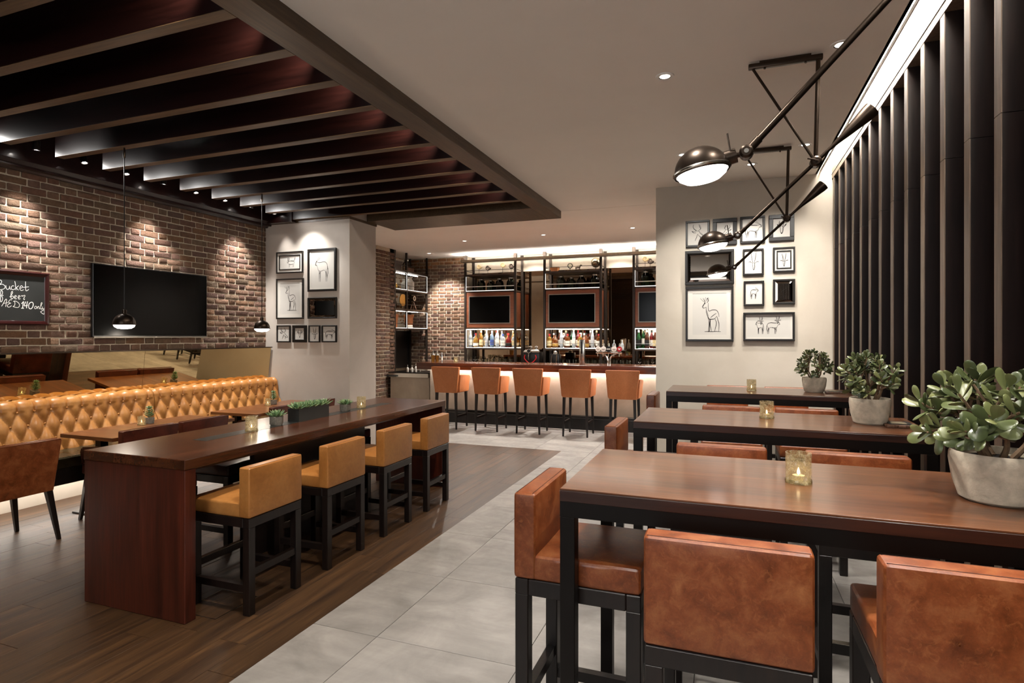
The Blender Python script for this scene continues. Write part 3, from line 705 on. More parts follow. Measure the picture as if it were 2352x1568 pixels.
# ================================================================== TABLES
lt = thing('long_table', 'long dark red communal wood table with solid panel ends and inlaid strip', 'table', (-3.22, 2.365, 0))
LL, HW = 3.16, .412
part('tabletop', 'table_top', lt, box, -HW, HW, 0, LL, .853, .91, .003, 1)
part('end_panel', 'table_red', lt, box, -HW+.003, HW-.003, .003, .075, 0, .852, .003, 1)
part('end_panel', 'table_red', lt, box, -HW+.003, HW-.003, LL-.075, LL-.003, 0, .852, .003, 1)
part('apron', 'table_red', lt, box, -.10, .10, .075, LL-.075, .76, .853)
part('divider_panel', 'black_wood', lt, box, -.02, .02, .9, LL-.9, 0, .76)
part('inlay_strip', 'planter', lt, box, -.09, .03, .48, 2.72, .9095, .911)
for k, (a, b) in enumerate(TY):
    ht = thing('high_table', ['high wood table farthest from the bar with the biggest-leaved jade plant', 'high wood table in the middle of the row along the slatted wall', 'high wood table closest to the framed print wall'][k], 'table', (-.512, a, 0), 0, 'high tables along the slatted wall'); W_ = 1.51; D_ = b-a
    part('tabletop', 'table_hi', ht, box, .001, W_-.001, .001, D_-.001, 1.096, 1.102, .001, 1); part('shaded_edge_band', 'table_edge_shaded', ht, box, 0, W_, 0, D_, 1.06, 1.096, .002, 1)  # band is darkened to stand for shade below the lit top
    part('end_trim', 'slat', ht, box, W_-.035, W_-.031, .0, D_, 1.100, 1.1025)
    def apr(bm):
        box(bm, .0, W_-.02, .004, .054, 1.01, 1.06); box(bm, 0, W_-.02, D_-.054, D_-.004, 1.01, 1.06); box(bm, .0, .05, .054, D_-.054, 1.01, 1.06); box(bm, W_-.07, W_-.02, .054, D_-.054, 1.01, 1.06)
    part('apron', 'black_metal', ht, apr)
    for x in (.0, W_-.07):
        for y in (.004, D_-.054): part('leg', 'black_metal', ht, box, x, x+.05, y, y+.05, 0, 1.01, .002, 1)
def small_table(x0, x1, y0, y1, label):
    t_ = thing('dining_table', label, 'table', ((x0+x1)/2, (y0+y1)/2, 0), 0, 'square tables along the banquette'); a, b = (x1-x0)/2, (y1-y0)/2
    part('tabletop', 'table_small', t_, box, -a, a, -b, b, .703, .735, .002, 1)
    part('post', 'black_metal', t_, box, -.305, -.235, -.035, .035, .02, .703)
    part('base_plate', 'black_metal', t_, box, -.37, -.16, -.2, .2, 0, .015, .004, 1)
    part('bracket', 'black_metal', t_, box, -.31, .2, -.03, .03, .685, .703)
small_table(-5.50, -4.84, 3.385, 4.028, 'square brown wood table under the television, joined on its pillar side to another')
small_table(-5.50, -4.84, 4.032, 4.675, 'square brown wood table under the television, joined on its chalkboard side to another')
small_table(-5.50, -4.84, 4.965, 5.608, 'square brown wood table near the plaster pillar, its half away from the pillar')
small_table(-5.50, -4.84, 5.612, 6.255, 'square brown wood table near the plaster pillar, its half beside the pillar')
small_table(-5.50, -4.84, 1.78, 2.40, 'square brown wood table below the chalkboard beside the single armchair')
# ================================================================== BAR
BL, BRT = -5.32, -.42
bar = thing('bar_counter', 'bar counter with thick red-brown wood top and pale glowing plaster front', 'bar', (0, 9.3, 0))
part('countertop', 'bar_top', bar, box, BL, BRT, 0, .72, 1.06, 1.105, .003, 1)
part('front_lip', 'bar_top', bar, box, BL, BRT, 0, .05, .985, 1.06, .003, 1)
part('end_lip', 'bar_top', bar, box, BL, BL+.05, .05, .72, .985, 1.06)
part('front_panel', 'bar_front', bar, box, BL+.12, -3.75, .30, .34, .22, 1.06)
part('front_panel', 'bar_front', bar, box, -3.747, -2.15, .30, .34, .22, 1.06)
part('front_panel', 'bar_front', bar, box, -2.147, BRT, .30, .34, .22, 1.06)
part('end_panel', 'bar_front', bar, box, BL+.12, BL+.16, .34, .70, 0, 1.06)
part('kick_board', 'black_wood', bar, box, BL+.14, BRT, .31, .35, 0, .19)
part('gap_light_standin', 'steel', bar, box, BL+.14, BRT, .296, .31, .195, .205)  # bright strip standing in for light in the gap under the foot rail
part('light_strip', 'led_bar', bar, box, BL+.2, BRT-.02, .22, .26, 1.045, 1.058)
fr = part('foot_rail', 'black_metal', bar, box, BL+.15, BRT, .17, .22, .215, .26)
for x in (-4.9, -3.9, -2.9, -1.9, -.9): part('rail_bracket', 'black_metal', fr, box, x-.02, x+.02, .22, .30, .225, .25)
# service counter with sink at the open end
sc_ = thing('service_counter', 'low pale service counter with steel edge between bar end and brick pier', 'counter', (-5.78, 9.75, 0))
part('cabinet', 'bar_front', sc_, box, -.40, .455, .04, .5, 0, .79); part('steel_edge', 'steel', sc_, box, -.42, .455, 0, .5, .79, .87, .003, 1)
part('worktop', 'black_metal', sc_, box, -.44, .455, .02, .7, .87, .885); part('tray', 'planter', sc_, box, -.445, -.22, -.03, .0, .80, .83, .004, 1)
def faucet(bm):
    tube(bm, spl([(0, 0, 0), (0, 0, .14), (.01, 0, .17), (.06, 0, .18), (.16, 0, .165)], 5), .011, 8); tube(bm, [(.16, 0, .165), (.16, 0, .145)], .013, 8); tube(bm, [(0, 0, .15), (-.03, 0, .23)], .006, 6)
fc = thing('faucet', 'chrome tap over the sink of the service counter', 'tap', (-5.60, 9.95, .885)); part('spout', 'chrome', fc, faucet); part('base', 'chrome', fc, lathe, [(.022, 0), (.022, .015), (.012, .02)], 16)
for k, (x, y, h_) in enumerate([(-5.86, 9.9, .10), (-5.78, 9.93, .09), (-5.74, 9.86, .10), (-5.69, 9.92, .12)]):
    b_ = thing('pump_bottle', 'small white bottle standing by the sink tap', 'bottle', (x, y, .885), 0, 'white bottles by the sink')
    part('body', 'ceramic', b_, lathe, [(.02, 0), (.023, .005), (.023, h_*.75), (.012, h_*.85), (.010, h_)], 14); part('cap', 'steel', b_, lathe, [(.009, h_), (.009, h_+.03), (.004, h_+.04)], 10)
# back counter
bc = thing('back_counter', 'dark low counter running under the bar shelves', 'counter', (0, 11.2, 0))
part('cabinet', 'black_wood', bc, box, -5.3, -.42, .04, .62, 0, .95); part('worktop', 'shelf_wood', bc, box, -5.31, -.42, 0, .64, .95, .985)
# shelving units
YU = 11.36
def post(bm, x, y, z0=.985, z1=ZC-.0, w_=.045):
    box(bm, x-w_/2, x+w_/2, y-w_/2, y+w_/2, z0, z1); box(bm, x-w_/2-.008, x+w_/2+.008, y-w_/2-.008, y+w_/2+.008, z1-.09, z1)
def unit(x0, x1, label):
    t_ = thing('bar_shelf', label, 'shelf', (x0, YU, 0), 0, 'bar shelving units'); W_ = x1-x0; D_ = .43
    for x in (0, W_):
        for y in (0, D_): part('post', 'dark_post', t_, post, x, y)
    for z, m_ in ((1.30, 'shelf_wood'), (1.735, 'shelf_wood'), (2.525, 'shelf_wood'), (2.875, 'shelf_wood')):
        part('shelf', m_, t_, box, 0.022, W_-.022, -.02, D_+.02, z, z+.032)
    # rails of the upper shelves
    part('rail', 'dark_post', t_, box, .02, W_-.02, -.012, .0, 2.985, 2.995); part('rail', 'dark_post', t_, box, -.006, .006, .02, D_, 2.985, 2.995); part('rail', 'dark_post', t_, box, W_-.006, W_+.006, .02, D_, 2.985, 2.995)
    part('rail', 'white_metal', t_, box, .02, W_-.02, -.016, -.004, 2.635, 2.65); part('rail', 'steel', t_, box, W_-.006, W_+.006, .02, D_, 2.635, 2.645)
    part('rail', 'steel', t_, box, .02, W_-.02, -.016, -.008, 1.435, 1.443); part('rail', 'steel', t_, box, W_-.004, W_+.004, .02, D_, 1.435, 1.443)
    def prof(bm, z0, z1):
        box(bm, .024, W_-.024, -.030, -.021, z0, z0+.011); box(bm, .024, .029, -.030, -.021, z0+.011, z1)
    part('light_profile', 'led', t_, prof, 2.545, 2.86); part('light_profile', 'led_shelf', t_, box, .03, W_-.03, .03, .05, 1.726, 1.734); part('light_profile', 'led_soft', t_, box, .024, W_-.024, -.030, -.022, 1.335, 1.342)
    part('light_profile', 'led_soft', t_, box, .024, .034, -.030, -.022, 1.342, 1.73)
    part('light_profile', 'led_shelf', t_, box, .03, W_-.03, D_-.05, D_-.035, 1.332, 1.338)
    # panel around the television
    def ringp(bm):
        a, b, c_, d_ = .03, W_-.03, 1.77, 2.52; e = .085; box(bm, a, b, -.012, .02, c_, c_+e); box(bm, a, b, -.012, .02, d_-e, d_); box(bm, a, a+.062, -.012, .02, c_+e, d_-e); box(bm, b-.085, b, -.012, .02, c_+e, d_-e)
    part('panel', 'bar_panel', t_, ringp); part('panel_back', 'bar_panel', t_, box, .03, W_-.03, .04, D_, 1.77, 2.52)
    return t_
UN = [(-5.295, -4.15), (-3.51, -2.345), (-1.70, -.53)]
UL = ['dark metal and wood bar shelving unit next to the brick back wall', 'dark metal and wood bar shelving unit in the middle behind the taps', 'dark metal and wood bar shelving unit partly behind the print wall']
for (a, b), l in zip(UN, UL): unit(a, b, l)
def tv(label, x0, x1, z0, z1):
    t_ = thing('television', label, 'television', (x0, YU, 0), 0, 'bar televisions'); W_ = x1-x0
    part('body', 'bezel', t_, box, .004, W_-.004, -.006, .035, z0+.004, z1-.004)
    def rg(bm): e = .016; box(bm, 0, W_, -.020, -.004, z0, z0+e); box(bm, 0, W_, -.020, -.004, z1-e, z1); box(bm, 0, e, -.020, -.004, z0+e, z1-e); box(bm, W_-e, W_, -.020, -.004, z0+e, z1-e)
    part('bezel', 'bezel_grey', t_, rg); part('screen', 'screen', t_, box, .016, W_-.016, -.012, -.005, z0+.016, z1-.016)
for (a, b), l in zip(UN, ['dark television in the bar shelf next to the brick wall', 'dark television in the middle bar shelf', 'dark television in the bar shelf partly behind the print wall']): tv(l, a+.085, b-.11, 1.852, 2.44)
# cove light on top of the shelving, washes the ceiling
cv = thing('cove_light', 'slim cove light running along the top of the bar shelves', 'cove light', (0, 11.3, 0))
part('ledge', 'frame_wood', cv, box, -5.33, -.42, -.12, .03, ZC-.17, ZC-.145); part('ledge_lip', 'frame_wood', cv, box, -5.33, -.42, -.13, -.12, ZC-.17, ZC-.120); part('light_strip', 'led_cove', cv, box, -5.3, -.45, -.08, -.04, ZC-.144, ZC-.136)
part('bulkhead', 'plaster_warm', cv, box, -5.33, -.42, .50, .54, ZC-.34, ZC)
# bottles: a few shapes, each bottle its own body, cap and label
def bottle(x, y, z, kind, body, cap, lab, label, group, s=1.):
    t_ = thing('bottle', label, 'bottle', (x, y, z), rnd.uniform(0, 6), group)
    P = {'tall': [(.034, 0), (.037, .006), (.037, .17), (.032, .20), (.014, .235), (.013, .285)], 'round': [(.045, 0), (.05, .008), (.05, .10), (.042, .15), (.015, .19), (.013, .24)],
         'square': [(.04, 0), (.043, .006), (.043, .15), (.038, .175), (.016, .19), (.015, .225)], 'slim': [(.028, 0), (.030, .006), (.029, .20), (.02, .24), (.012, .27), (.012, .31)]}[kind]
    P = [(a*s, b*s) for a, b in P]; h_ = P[-1][1]; r0 = P[2][0]; key = (kind, s)
    part('body', body, t_, lathe, P, 12); part('cap', cap, t_, lathe, [(P[-1][0]+.002, h_-.025), (P[-1][0]+.003, h_+.012), (P[-1][0]*.7, h_+.018)], 10)
    part('label', lab, t_, lathe, [(r0+.0008, P[2][1]*.25), (r0+.0008, P[2][1]*.82)], 12, close=False)
KN = ['tall', 'round', 'square', 'slim']
def shelf_bottles(x0, x1, z, n, specs, where, group, s=1.):
    for k in range(n):
        kd, bd, cp, lb, ds = specs[k % len(specs)]; x = x0+(x1-x0)*(k+.5)/n
        bottle(x, YU+(.10 if k % 2 == 0 else .2), z, kd, bd, cp, lb, '%s bottle on the lit shelf of %s' % (ds, where.replace('the bar unit next to the', 'bar unit by').replace('the bar unit by the', 'bar unit by')), group, s)
S1 = [('tall', 'b_clear', 'l_silver', 'l_white', 'clear white-labelled'), ('square', 'b_clear', 'l_blue', 'l_white', 'clear square'), ('round', 'b_gold', 'l_red', 'l_white', 'gold red-capped'), ('round', 'b_red', 'l_red', 'l_black', 'dark red squat'), ('tall', 'b_gold', 'l_cream', 'l_cream', 'golden'), ('square', 'b_clear', 'l_cream', 'l_cream', 'clear cream-labelled'), ('slim', 'b_clear', 'l_white', 'l_silver', 'slim clear'), ('square', 'b_dark', 'l_white', 'l_white', 'black with white label'), ('tall', 'b_blue', 'l_silver', 'l_blue', 'pale blue'), ('tall', 'b_clear', 'l_red', 'l_white', 'clear red-capped'), ('slim', 'b_clear', 'l_white', 'l_white', 'slim white')]
S2 = [('square', 'b_gold', 'l_red', 'l_cream', 'tan red-capped'), ('round', 'b_amber', 'l_silver', 'l_gold', 'amber round'), ('round', 'b_amber', 'l_black', 'l_gold', 'amber squat'), ('tall', 'b_brown', 'l_white', 'l_white', 'brown white-labelled'), ('slim', 'b_clear', 'l_white', 'l_silver', 'slim clear'), ('tall', 'b_brown', 'l_cream', 'l_white', 'brown cream-capped'), ('square', 'b_amber', 'l_red', 'l_white', 'amber square'), ('tall', 'b_green', 'l_black', 'l_white', 'dark green'), ('slim', 'b_clear', 'l_cream', 'l_white', 'slim pale'), ('tall', 'b_red', 'l_red', 'l_white', 'red')]
S3 = [('tall', 'b_green', 'l_white', 'l_black', 'green black-labelled'), ('slim', 'b_green', 'l_white', 'l_white', 'slim green'), ('tall', 'b_brown', 'l_cream', 'l_black', 'dark brown'), ('tall', 'b_red', 'l_black', 'l_white', 'red white-labelled'), ('tall', 'b_brown', 'l_white', 'l_cream', 'brown cream-labelled')]
shelf_bottles(UN[0][0]+.04, UN[0][1]-.03, 1.343, 17, S1, 'the bar unit next to the brick wall', 'bottles on the bar unit next to the brick wall', 1.2)
shelf_bottles(UN[1][0]+.04, UN[1][1]-.03, 1.343, 17, S2, 'the middle bar unit', 'bottles on the middle bar unit', 1.2)
shelf_bottles(UN[2][0]+.04, UN[2][1]-.03, 1.343, 14, S3, 'the bar unit by the print wall', 'bottles on the bar unit by the print wall', 1.2)
# storage jars on the upper shelves
def jar(x, y, z, s, m_, label, group):
    t_ = thing('storage_jar', label, 'jar', (x, y, z), 0, group)
    part('body', m_, t_, lathe, [(.07*s, 0), (.08*s, .01*s), (.082*s, .14*s), (.07*s, .18*s), (.045*s, .20*s), (.045*s, .22*s)], 18); part('lid', 'steel', t_, lathe, [(.05*s, .215*s), (.05*s, .235*s), (.03*s, .25*s)], 16); part('clasp', 'steel', t_, box, -.003, .003, -.075*s, -.045*s, .17*s, .24*s)
for u_, (a, b) in enumerate(UN):
    w_ = ['the bar unit next to the brick wall', 'the middle bar unit', 'the bar unit by the print wall'][u_]
    for k, (f_, m_, s) in enumerate([(.26, 'jar_green', 1.1), (.45, 'jar_green', .95), (.63, 'amber_glass', 1.1), (.86, 'green_glass', 1.15)] if u_ != 2 else [(.18, 'green_glass', 1.25), (.45, 'jar_green', 1.1), (.75, 'amber_glass', 1.1)]):
        jar(a+(b-a)*f_, YU+.17, 2.557, s, m_, ('green' if 'green' in m_ else 'brown') + ' glass jar above the television of ' + w_, 'storage jars above the bar televisions')
# shells on stands
def shell(x, y, z, m_, label, s=1.):
    t_ = thing('shell_ornament', label, 'ornament', (x, y, z), 0, 'shell ornaments on the bar shelves')
    def sp(bm):
        pts = []; rr = []
        for i_ in range(40):
            a = i_*.32; r_ = .012*math.exp(.13*a*.95); pts.append((math.cos(a)*r_*1.0, 0, .17*s+math.sin(a)*r_)); rr.append(max(.004, r_*.42))
        tube(bm, pts, rr, 8)
    part('shell', m_, t_, sp); part('rod', 'black_metal', t_, tube, [(0, 0, .0), (0, 0, .14*s)], .004, 6); part('foot', 'black_metal', t_, lathe, [(.035, 0), (.035, .01), (.01, .015)], 14)
for f_, m_, s in ((.22, 'shell', 1.1), (.40, 'shell_dark', .9), (.70, 'shell', 1.2), (.87, 'shell_dark', 1.0)): shell(UN[0][0]+1.145*f_, YU+.15, 2.907, m_, ('pale' if m_ == 'shell' else 'dark brown') + ' spiral shell on a rod above the bar shelf by the brick wall', s)
shell(UN[2][0]+.20, YU+.13, 2.907, 'shell', 'pale spiral shell on a rod above the bar shelf by the print wall', 1.15); shell(UN[2][0]+.29, YU+.19, 2.907, 'shell_dark', 'dark brown spiral shell on a rod above the bar shelf by the print wall', .9)
# ornaments on the middle unit
def globe(x, y, z, r, m_, label):
    t_ = thing('globe_ornament', label, 'ornament', (x, y, z))
    def sp(bm): bmesh.ops.create_uvsphere(bm, u_segments=20, v_segments=12, radius=r, matrix=Matrix.Translation((0, 0, r+.06)))
    part('sphere', m_, t_, sp); part('stand', 'black_metal', t_, tube, [(0, 0, 0), (0, 0, .065)], .008, 8); part('foot', 'black_metal', t_, lathe, [(r*.5, 0), (r*.5, .012), (.012, .02)], 16)
globe(UN[1][0]+.50, YU+.14, 2.907, .055, 'clear_glass', 'small clear glass globe on a foot above the middle bar shelf'); globe(UN[1][0]+1.03, YU+.16, 2.907, .10, 'globe_metal', 'large mottled gold globe above the middle bar shelf')
cr = thing('wooden_crate', 'small brown wooden crate above the middle bar shelf', 'crate', (UN[1][0]+.17, YU+.16, 2.907)); part('body', 'terracotta', cr, taper, (0, 0, 0), (.14, .12), (0, 0, .09), (.17, .15)); part('rim', 'bar_panel', cr, box, -.088, .088, -.078, .078, .088, .098)
sk = thing('horse_figurine', 'small dark animal figurine above the middle bar shelf', 'figurine', (UN[1][0]+.66, YU+.14, 2.907))
def horse(bm):
    tube(bm, spl([(-.05, 0, .07), (0, 0, .08), (.04, 0, .08), (.06, 0, .12), (.09, 0, .11)], 4), [.016]*12+[.010]*5, 8)
    for x in (-.045, -.03, .03, .045): tube(bm, [(x, 0, .07), (x, .0, 0)], .006, 6)
part('body', 'bronze', sk, horse)
bk_ = thing('closed_book', 'dark flat book lying above the middle bar shelf', 'book', (UN[1][0]+.33, YU+.14, 2.907)); part('cover', 'black_paint', bk_, box, -.07, .07, -.05, .05, 0, .022); part('pages', 'book', bk_, box, -.066, .071, -.046, .046, .004, .018)
# glassware on the back counter
def glass_thing(x, y, z, kind, label, group):
    t_ = thing('drinking_glass', label, 'glass', (x, y, z), 0, group)
    if kind == 'wine':
        part('bowl', 'clear_glass', t_, lathe, [(.006, .075), (.03, .095), (.038, .125), (.032, .17)], 14, close=False); part('stem', 'clear_glass', t_, lathe, [(.03, 0), (.028, .004), (.005, .01), (.004, .075)], 12)
    else: part('tumbler', 'clear_glass', t_, lathe, [(.0, .004), (.028, .004), (.034, .125), (.032, .125), (.026, .012), (0, .012)], 14, close=False)
G = 'glasses on the back counter'
for k in range(6): glass_thing(UN[0][0]+.14+.055*k, YU-.03+.06*(k % 2), .985, 'wine', 'stemmed wine glass on the back counter by the brick wall', G)
for k in range(11): glass_thing(UN[0][0]+.42+.066*k, YU-.05+.05*(k % 2), .985, 'tumbler', 'straight tumbler on the back counter by the brick wall', G)
for k in range(14): glass_thing(UN[1][0]+.27+.066*k, YU-.05+.06*(k % 2), .985, 'tumbler', 'straight tumbler on the back counter under the middle bar unit', G)
for k in range(9): glass_thing(-2.28+.064*k, YU-.06+.07*(k % 2), .985, 'tumbler', 'straight tumbler on the back counter behind the beer taps', G)
for k in range(8): glass_thing(UN[2][0]+.12+.08*k, YU-.05+.05*(k % 2), .985, 'wine' if k % 3 == 0 else 'tumbler', 'glass on the back counter near the print wall', G)
# espresso machine on the back counter
em = thing('espresso_machine', 'black espresso machine with chrome top and red emblem behind the bar', 'coffee machine', (-3.72, 11.25, .985))
part('body', 'black_paint', em, box, -.17, .17, -.13, .15, .02, .27, .015, 2); part('top_plate', 'chrome', em, taper, (0, .01, .27), (.36, .30), (0, .02, .33), (.28, .24)); part('gauge', 'chrome', em, lambda bm: (tube(bm, [(-.04, -.15, .30), (-.04, -.17, .30)], .045, 20)))
part('gauge_face', 'black_paint', em, lambda bm: tube(bm, [(-.04, -.171, .30), (-.04, -.173, .30)], .036, 20)); part('spout', 'chrome', em, tube, [(-.04, -.17, .26), (-.04, -.18, .16), (-.035, -.18, .12)], .013, 8)
part('emblem', 'red_paint', em, lambda bm: tube(bm, spl([(-.13, -.135, .22), (-.14, -.135, .14), (-.02, -.135, .05), (.10, -.135, .14), (.09, -.135, .22)], 6), .010, 6))
for s in (-1, 1): part('cup', 'chrome', em, lathe, [(.02, .33), (.03, .37), (.028, .40)], 12, (s*.06, .02, 0))
for s in (-1, 1):
    for q in (-.09, .11): part('foot', 'black_metal', em, lathe, [(.015, 0), (.015, .022)], 10, (s*.14, q, 0))
# juicer next to it
jc = thing('juice_press', 'dark metal juice press with chrome levers behind the bar', 'juicer', (-3.25, 11.24, .985)); part('body', 'black_paint', jc, box, -.10, .10, -.06, .10, .0, .24, .02, 2); part('top', 'steel', jc, lathe, [(.05, .24), (.045, .28), (.02, .30)], 16, (0, .02, 0))
for s in (-1, 1): part('lever', 'chrome', jc, tube, [(s*.05, -.07, .22), (s*.055, -.10, .12), (s*.05, -.11, .02)], .010, 8)
# soda tower and beer taps on the counter
sw = thing('soda_tower', 'slim brushed steel dispensing column on the bar counter', 'dispenser', (-2.33, 9.72, 1.105)); part('column', 'steel', sw, box, -.045, .045, -.04, .04, 0, .42, .01, 2); part('panel', 'black_paint', sw, box, -.014, .014, -.044, -.039, .18, .39, .008, 2)
bt = thing('beer_tap', 'chrome beer tap with five round handle badges on the bar counter', 'beer tap', (-1.87, 9.72, 1.105))
def tap_legs(bm):
    for s in (-1, 1): tube(bm, spl([(s*.018, 0, 0), (s*.018, 0, .08), (s*.05, 0, .15), (s*.12, 0, .19)], 6), .016, 10)
part('support', 'chrome', bt, tap_legs); part('bar', 'chrome', bt, lambda bm: tube(bm, [(-.22, 0, .20), (-.2, 0, .203), (0, 0, .207), (.2, 0, .203), (.22, 0, .20)], [.012, .02, .024, .02, .012], 12))
for k, m_ in enumerate(['white_paint', 'white_paint', 'black_paint', 'white_paint', 'red_paint']):
    x = -.18+.09*k; hd = part('badge', m_, bt, lambda bm: tube(bm, [(x, -.02, .265), (x, -.034, .265)], .044, 24)); part('badge_rim', 'chrome', hd, lambda bm: tube(bm, [(x, -.012, .265), (x, -.021, .265)], .047, 24))
    part('handle', 'chrome', bt, lathe, [(.010, .20), (.012, .30), (.016, .34), (.008, .36)], 12, (x, 0, 0)); part('nozzle', 'chrome', bt, tube, [(x, -.01, .20), (x, -.05, .19), (x, -.055, .14)], .008, 8)
    if k in (0, 1, 3): part('badge_mark', 'ink_soft', hd, lambda bm: (box(bm, x-.026, x+.026, -.0352, -.0345, .262, .268), box(bm, x-.018, x+.018, -.0352, -.0345, .248, .252)))
    elif k == 2: part('badge_mark', 'white_paint', hd, lambda bm: box(bm, x-.034, x+.034, -.0352, -.0345, .258, .273))
    else: part('badge_mark', 'white_paint', hd, lambda bm: prism(bm, [(x-.022, .272), (x, .248), (x+.022, .272), (x+.012, .280), (x, .272), (x-.012, .280)], -.0352, -.0345, 'Y'))
# cocktail shakers and a bottle at the open end of the counter
for k, (x, h_) in enumerate([(-5.22, .16), (-5.16, .155)]):
    cs = thing('cocktail_shaker', 'brass cocktail shaker at the open end of the bar counter', 'shaker', (x, 9.75+.05*k, 1.105), 0, 'brass shakers'); part('cup', 'brass', cs, lathe, [(.028, 0), (.04, h_*.75)], 16); part('lid', 'steel', cs, lathe, [(.041, h_*.75), (.030, h_*.95), (.016, h_), (.014, h_+.04), (.008, h_+.05)], 16)
bottle(-5.06, 9.8, 1.105, 'slim', 'b_clear', 'l_silver', 'l_white', 'small clear bottle beside the brass shakers', 'bottle by the shakers', .5)
# red candies dish etc between units
dc = thing('garnish_jars', 'small tray of red and white garnish pots behind the bar', 'tray', (-4.0, 11.22, .985)); part('tray', 'steel', dc, box, -.09, .09, -.05, .05, 0, .01)
for k, m_ in enumerate(['red_paint', 'cream', 'red_paint', 'white_paint', 'red_paint']): part('pot', m_, dc, lathe, [(.018, .01), (.024, .055), (.02, .06)], 12, (-.07+.035*k, .015*(-1)**k, 0))
# bar sink area small statuette on rack (between middle unit and print-wall unit)
rk = thing('glass_shelf', 'short chrome shelf with two small glass decanters between bar units', 'shelf', (-2.02, 11.45, 0)); part('plate', 'steel', rk, box, -.16, .16, -.08, .08, 1.30, 1.315); part('bracket', 'steel', rk, box, -.01, .01, .08, .40, 1.29, 1.305)
for s, m_ in ((-1, 'b_clear'), (1, 'b_clear')): bottle(-2.02+s*.08, 11.45, 1.315, 'round', m_, 'l_silver', 'l_silver', 'small glass decanter on the short chrome shelf', 'decanters on the chrome shelf', .75)
# ---------------- corner shelf in the brick alcove
cs_ = thing('corner_shelf', 'dark metal display shelf set in the brick alcove beside the bar', 'shelf', (XW-.03, 10.10, 0)); LZ = [1.72, 2.12, 2.515, 2.925]; CD = .42; CL = 1.33
for y in (.0, .46, CL):
    for x in (0, -CD): part('post', 'dark_post', cs_, lambda bm: box(bm, x-.018, x+.018, y-.018, y+.018, .885 if y in (0, CL) else 1.72, ZC))
for z in LZ: part('shelf', 'shelf_wood', cs_, box, -CD-.02, .02, 0, CL, z, z+.03)
for z in LZ[1:] + [1.72]: part('rail', 'dark_post', cs_, box, -.004, .006, .02, CL-.02, z+.12, z+.13)
for z, z1 in ((1.75, 2.10), (2.545, 2.90)):
    for a, b in ((.022, .438), (.482, CL-.022)):
        def pr(bm): box(bm, .020, .028, a, b, z-.002, z+.008); box(bm, .020, .026, b-.006, b, z, z1); box(bm, .020, .024, a, b, z1-.003, z1)
        part('light_profile', 'led_soft', cs_, pr); part('light_profile', 'led_alcove', cs_, box, -.23, -.21, a, b, z1+.010, z1+.016)
part('back_board', 'black_paint', cs_, box, -CD-.03, -CD-.02, 0, CL, .885, 1.70)
def vase(x, y, z, P, m_, name, label, cat, extra=None):
    t_ = thing(name, label, cat, (x, y, z)); part('body', m_, t_, lathe, P, 20); part('rim', m_, t_, lathe, [(P[-1][0]*.8, P[-1][1]-.004), (P[-1][0]+.006, P[-1][1]-.008), (P[-1][0]+.006, P[-1][1]+.006), (P[-1][0]*.8, P[-1][1]+.004)], 20, close=False); return t_
ax = XW-.03-.18; ay = 10.10
vase(ax+.05, ay+.62, 2.545, [(.07, 0), (.085, .03), (.085, .15), (.05, .2), (.06, .24)], 'ceramic', 'vase', 'short white ceramic vase on the alcove shelf', 'vase'); vase(ax, ay+.86, 2.545, [(.09, 0), (.115, .04), (.12, .20), (.06, .28), (.08, .31)], 'ceramic', 'vase', 'tall white ceramic vase on the alcove shelf', 'vase')
vase(ax, ay+.86, 1.75, [(.08, 0), (.10, .25), (.11, .25), (.11, .29)], 'terracotta', 'terracotta_pot', 'light terracotta pot beside the books in the alcove', 'pot'); vase(ax, ay+.24, 1.75, [(.08, 0), (.10, .24), (.11, .24), (.11, .28)], 'terracotta', 'terracotta_pot', 'dark terracotta pot in the alcove corner by the pier', 'pot')
for k in range(2):
    b_ = thing('hardback_book', 'pale hardback book lying in a small pile in the alcove', 'book', (ax+.09, ay+.66, 1.75+.034*k), 0, 'books in the alcove'); part('cover', 'book', b_, box, -.07, .07, -.11, .11-.02*k, 0, .034, .003, 1); part('pages', 'white_paint', b_, box, -.066, .0715, -.106, .1-.02*k, .005, .029)
gd = thing('gong', 'round golden disc on a small stand in the alcove shelf', 'ornament', (ax, ay+.60, 2.15)); part('disc', 'brass', gd, lambda bm: tube(bm, [(.0, 0, .20), (.012, .0, .20)], .125, 28)); part('stand', 'cream', gd, tube, [(0, 0, 0), (0, 0, .10)], .012, 8); part('foot', 'black_metal', gd, lathe, [(.05, 0), (.05, .012), (.012, .02)], 16)
tp = thing('tripod_ornament', 'small vintage tripod spotlight ornament on the alcove shelf', 'ornament', (ax+.08, ay+.92, 2.15)); part('head', 'steel', tp, lambda bm: tube(bm, [(-.03, 0, .25), (.03, 0, .25)], .055, 18)); part('lens', 'black_paint', tp, lambda bm: tube(bm, [(.031, 0, .25), (.034, 0, .25)], .03, 18))
for a in (0, 2.1, 4.2): part('leg', 'game_wood', tp, tube, [(0, 0, .20), (math.cos(a)*.07, math.sin(a)*.09, 0)], .007, 6)
jar(ax+.05, ay+.68, 2.955, 1.05, 'clear_glass', 'clear glass jar on a wooden block on the top alcove shelf', 'jars in the alcove'); ww = thing('wooden_block', 'small orange wooden block on the top alcove shelf', 'block', (ax+.13, ay+.70, 2.955)); part('body', 'game_wood', ww, box, -.04, .02, -.13, .13, 0, .08, .004, 1); part('band', 'terracotta', ww, box, -.041, .021, -.06, -.05, 0, .081)
wb_ = thing('wicker_basket', 'dark wicker basket on the top alcove shelf by the pier', 'basket', (ax, ay+.22, 2.955)); part('body', 'shelf_wood', wb_, taper, (0, 0, 0), (.22, .28), (0, 0, .16), (.26, .32)); part('rim', 'shelf_wood', wb_, lambda bm: ring(bm, -.135, .135, -.165, .165, .155, .175, .02))
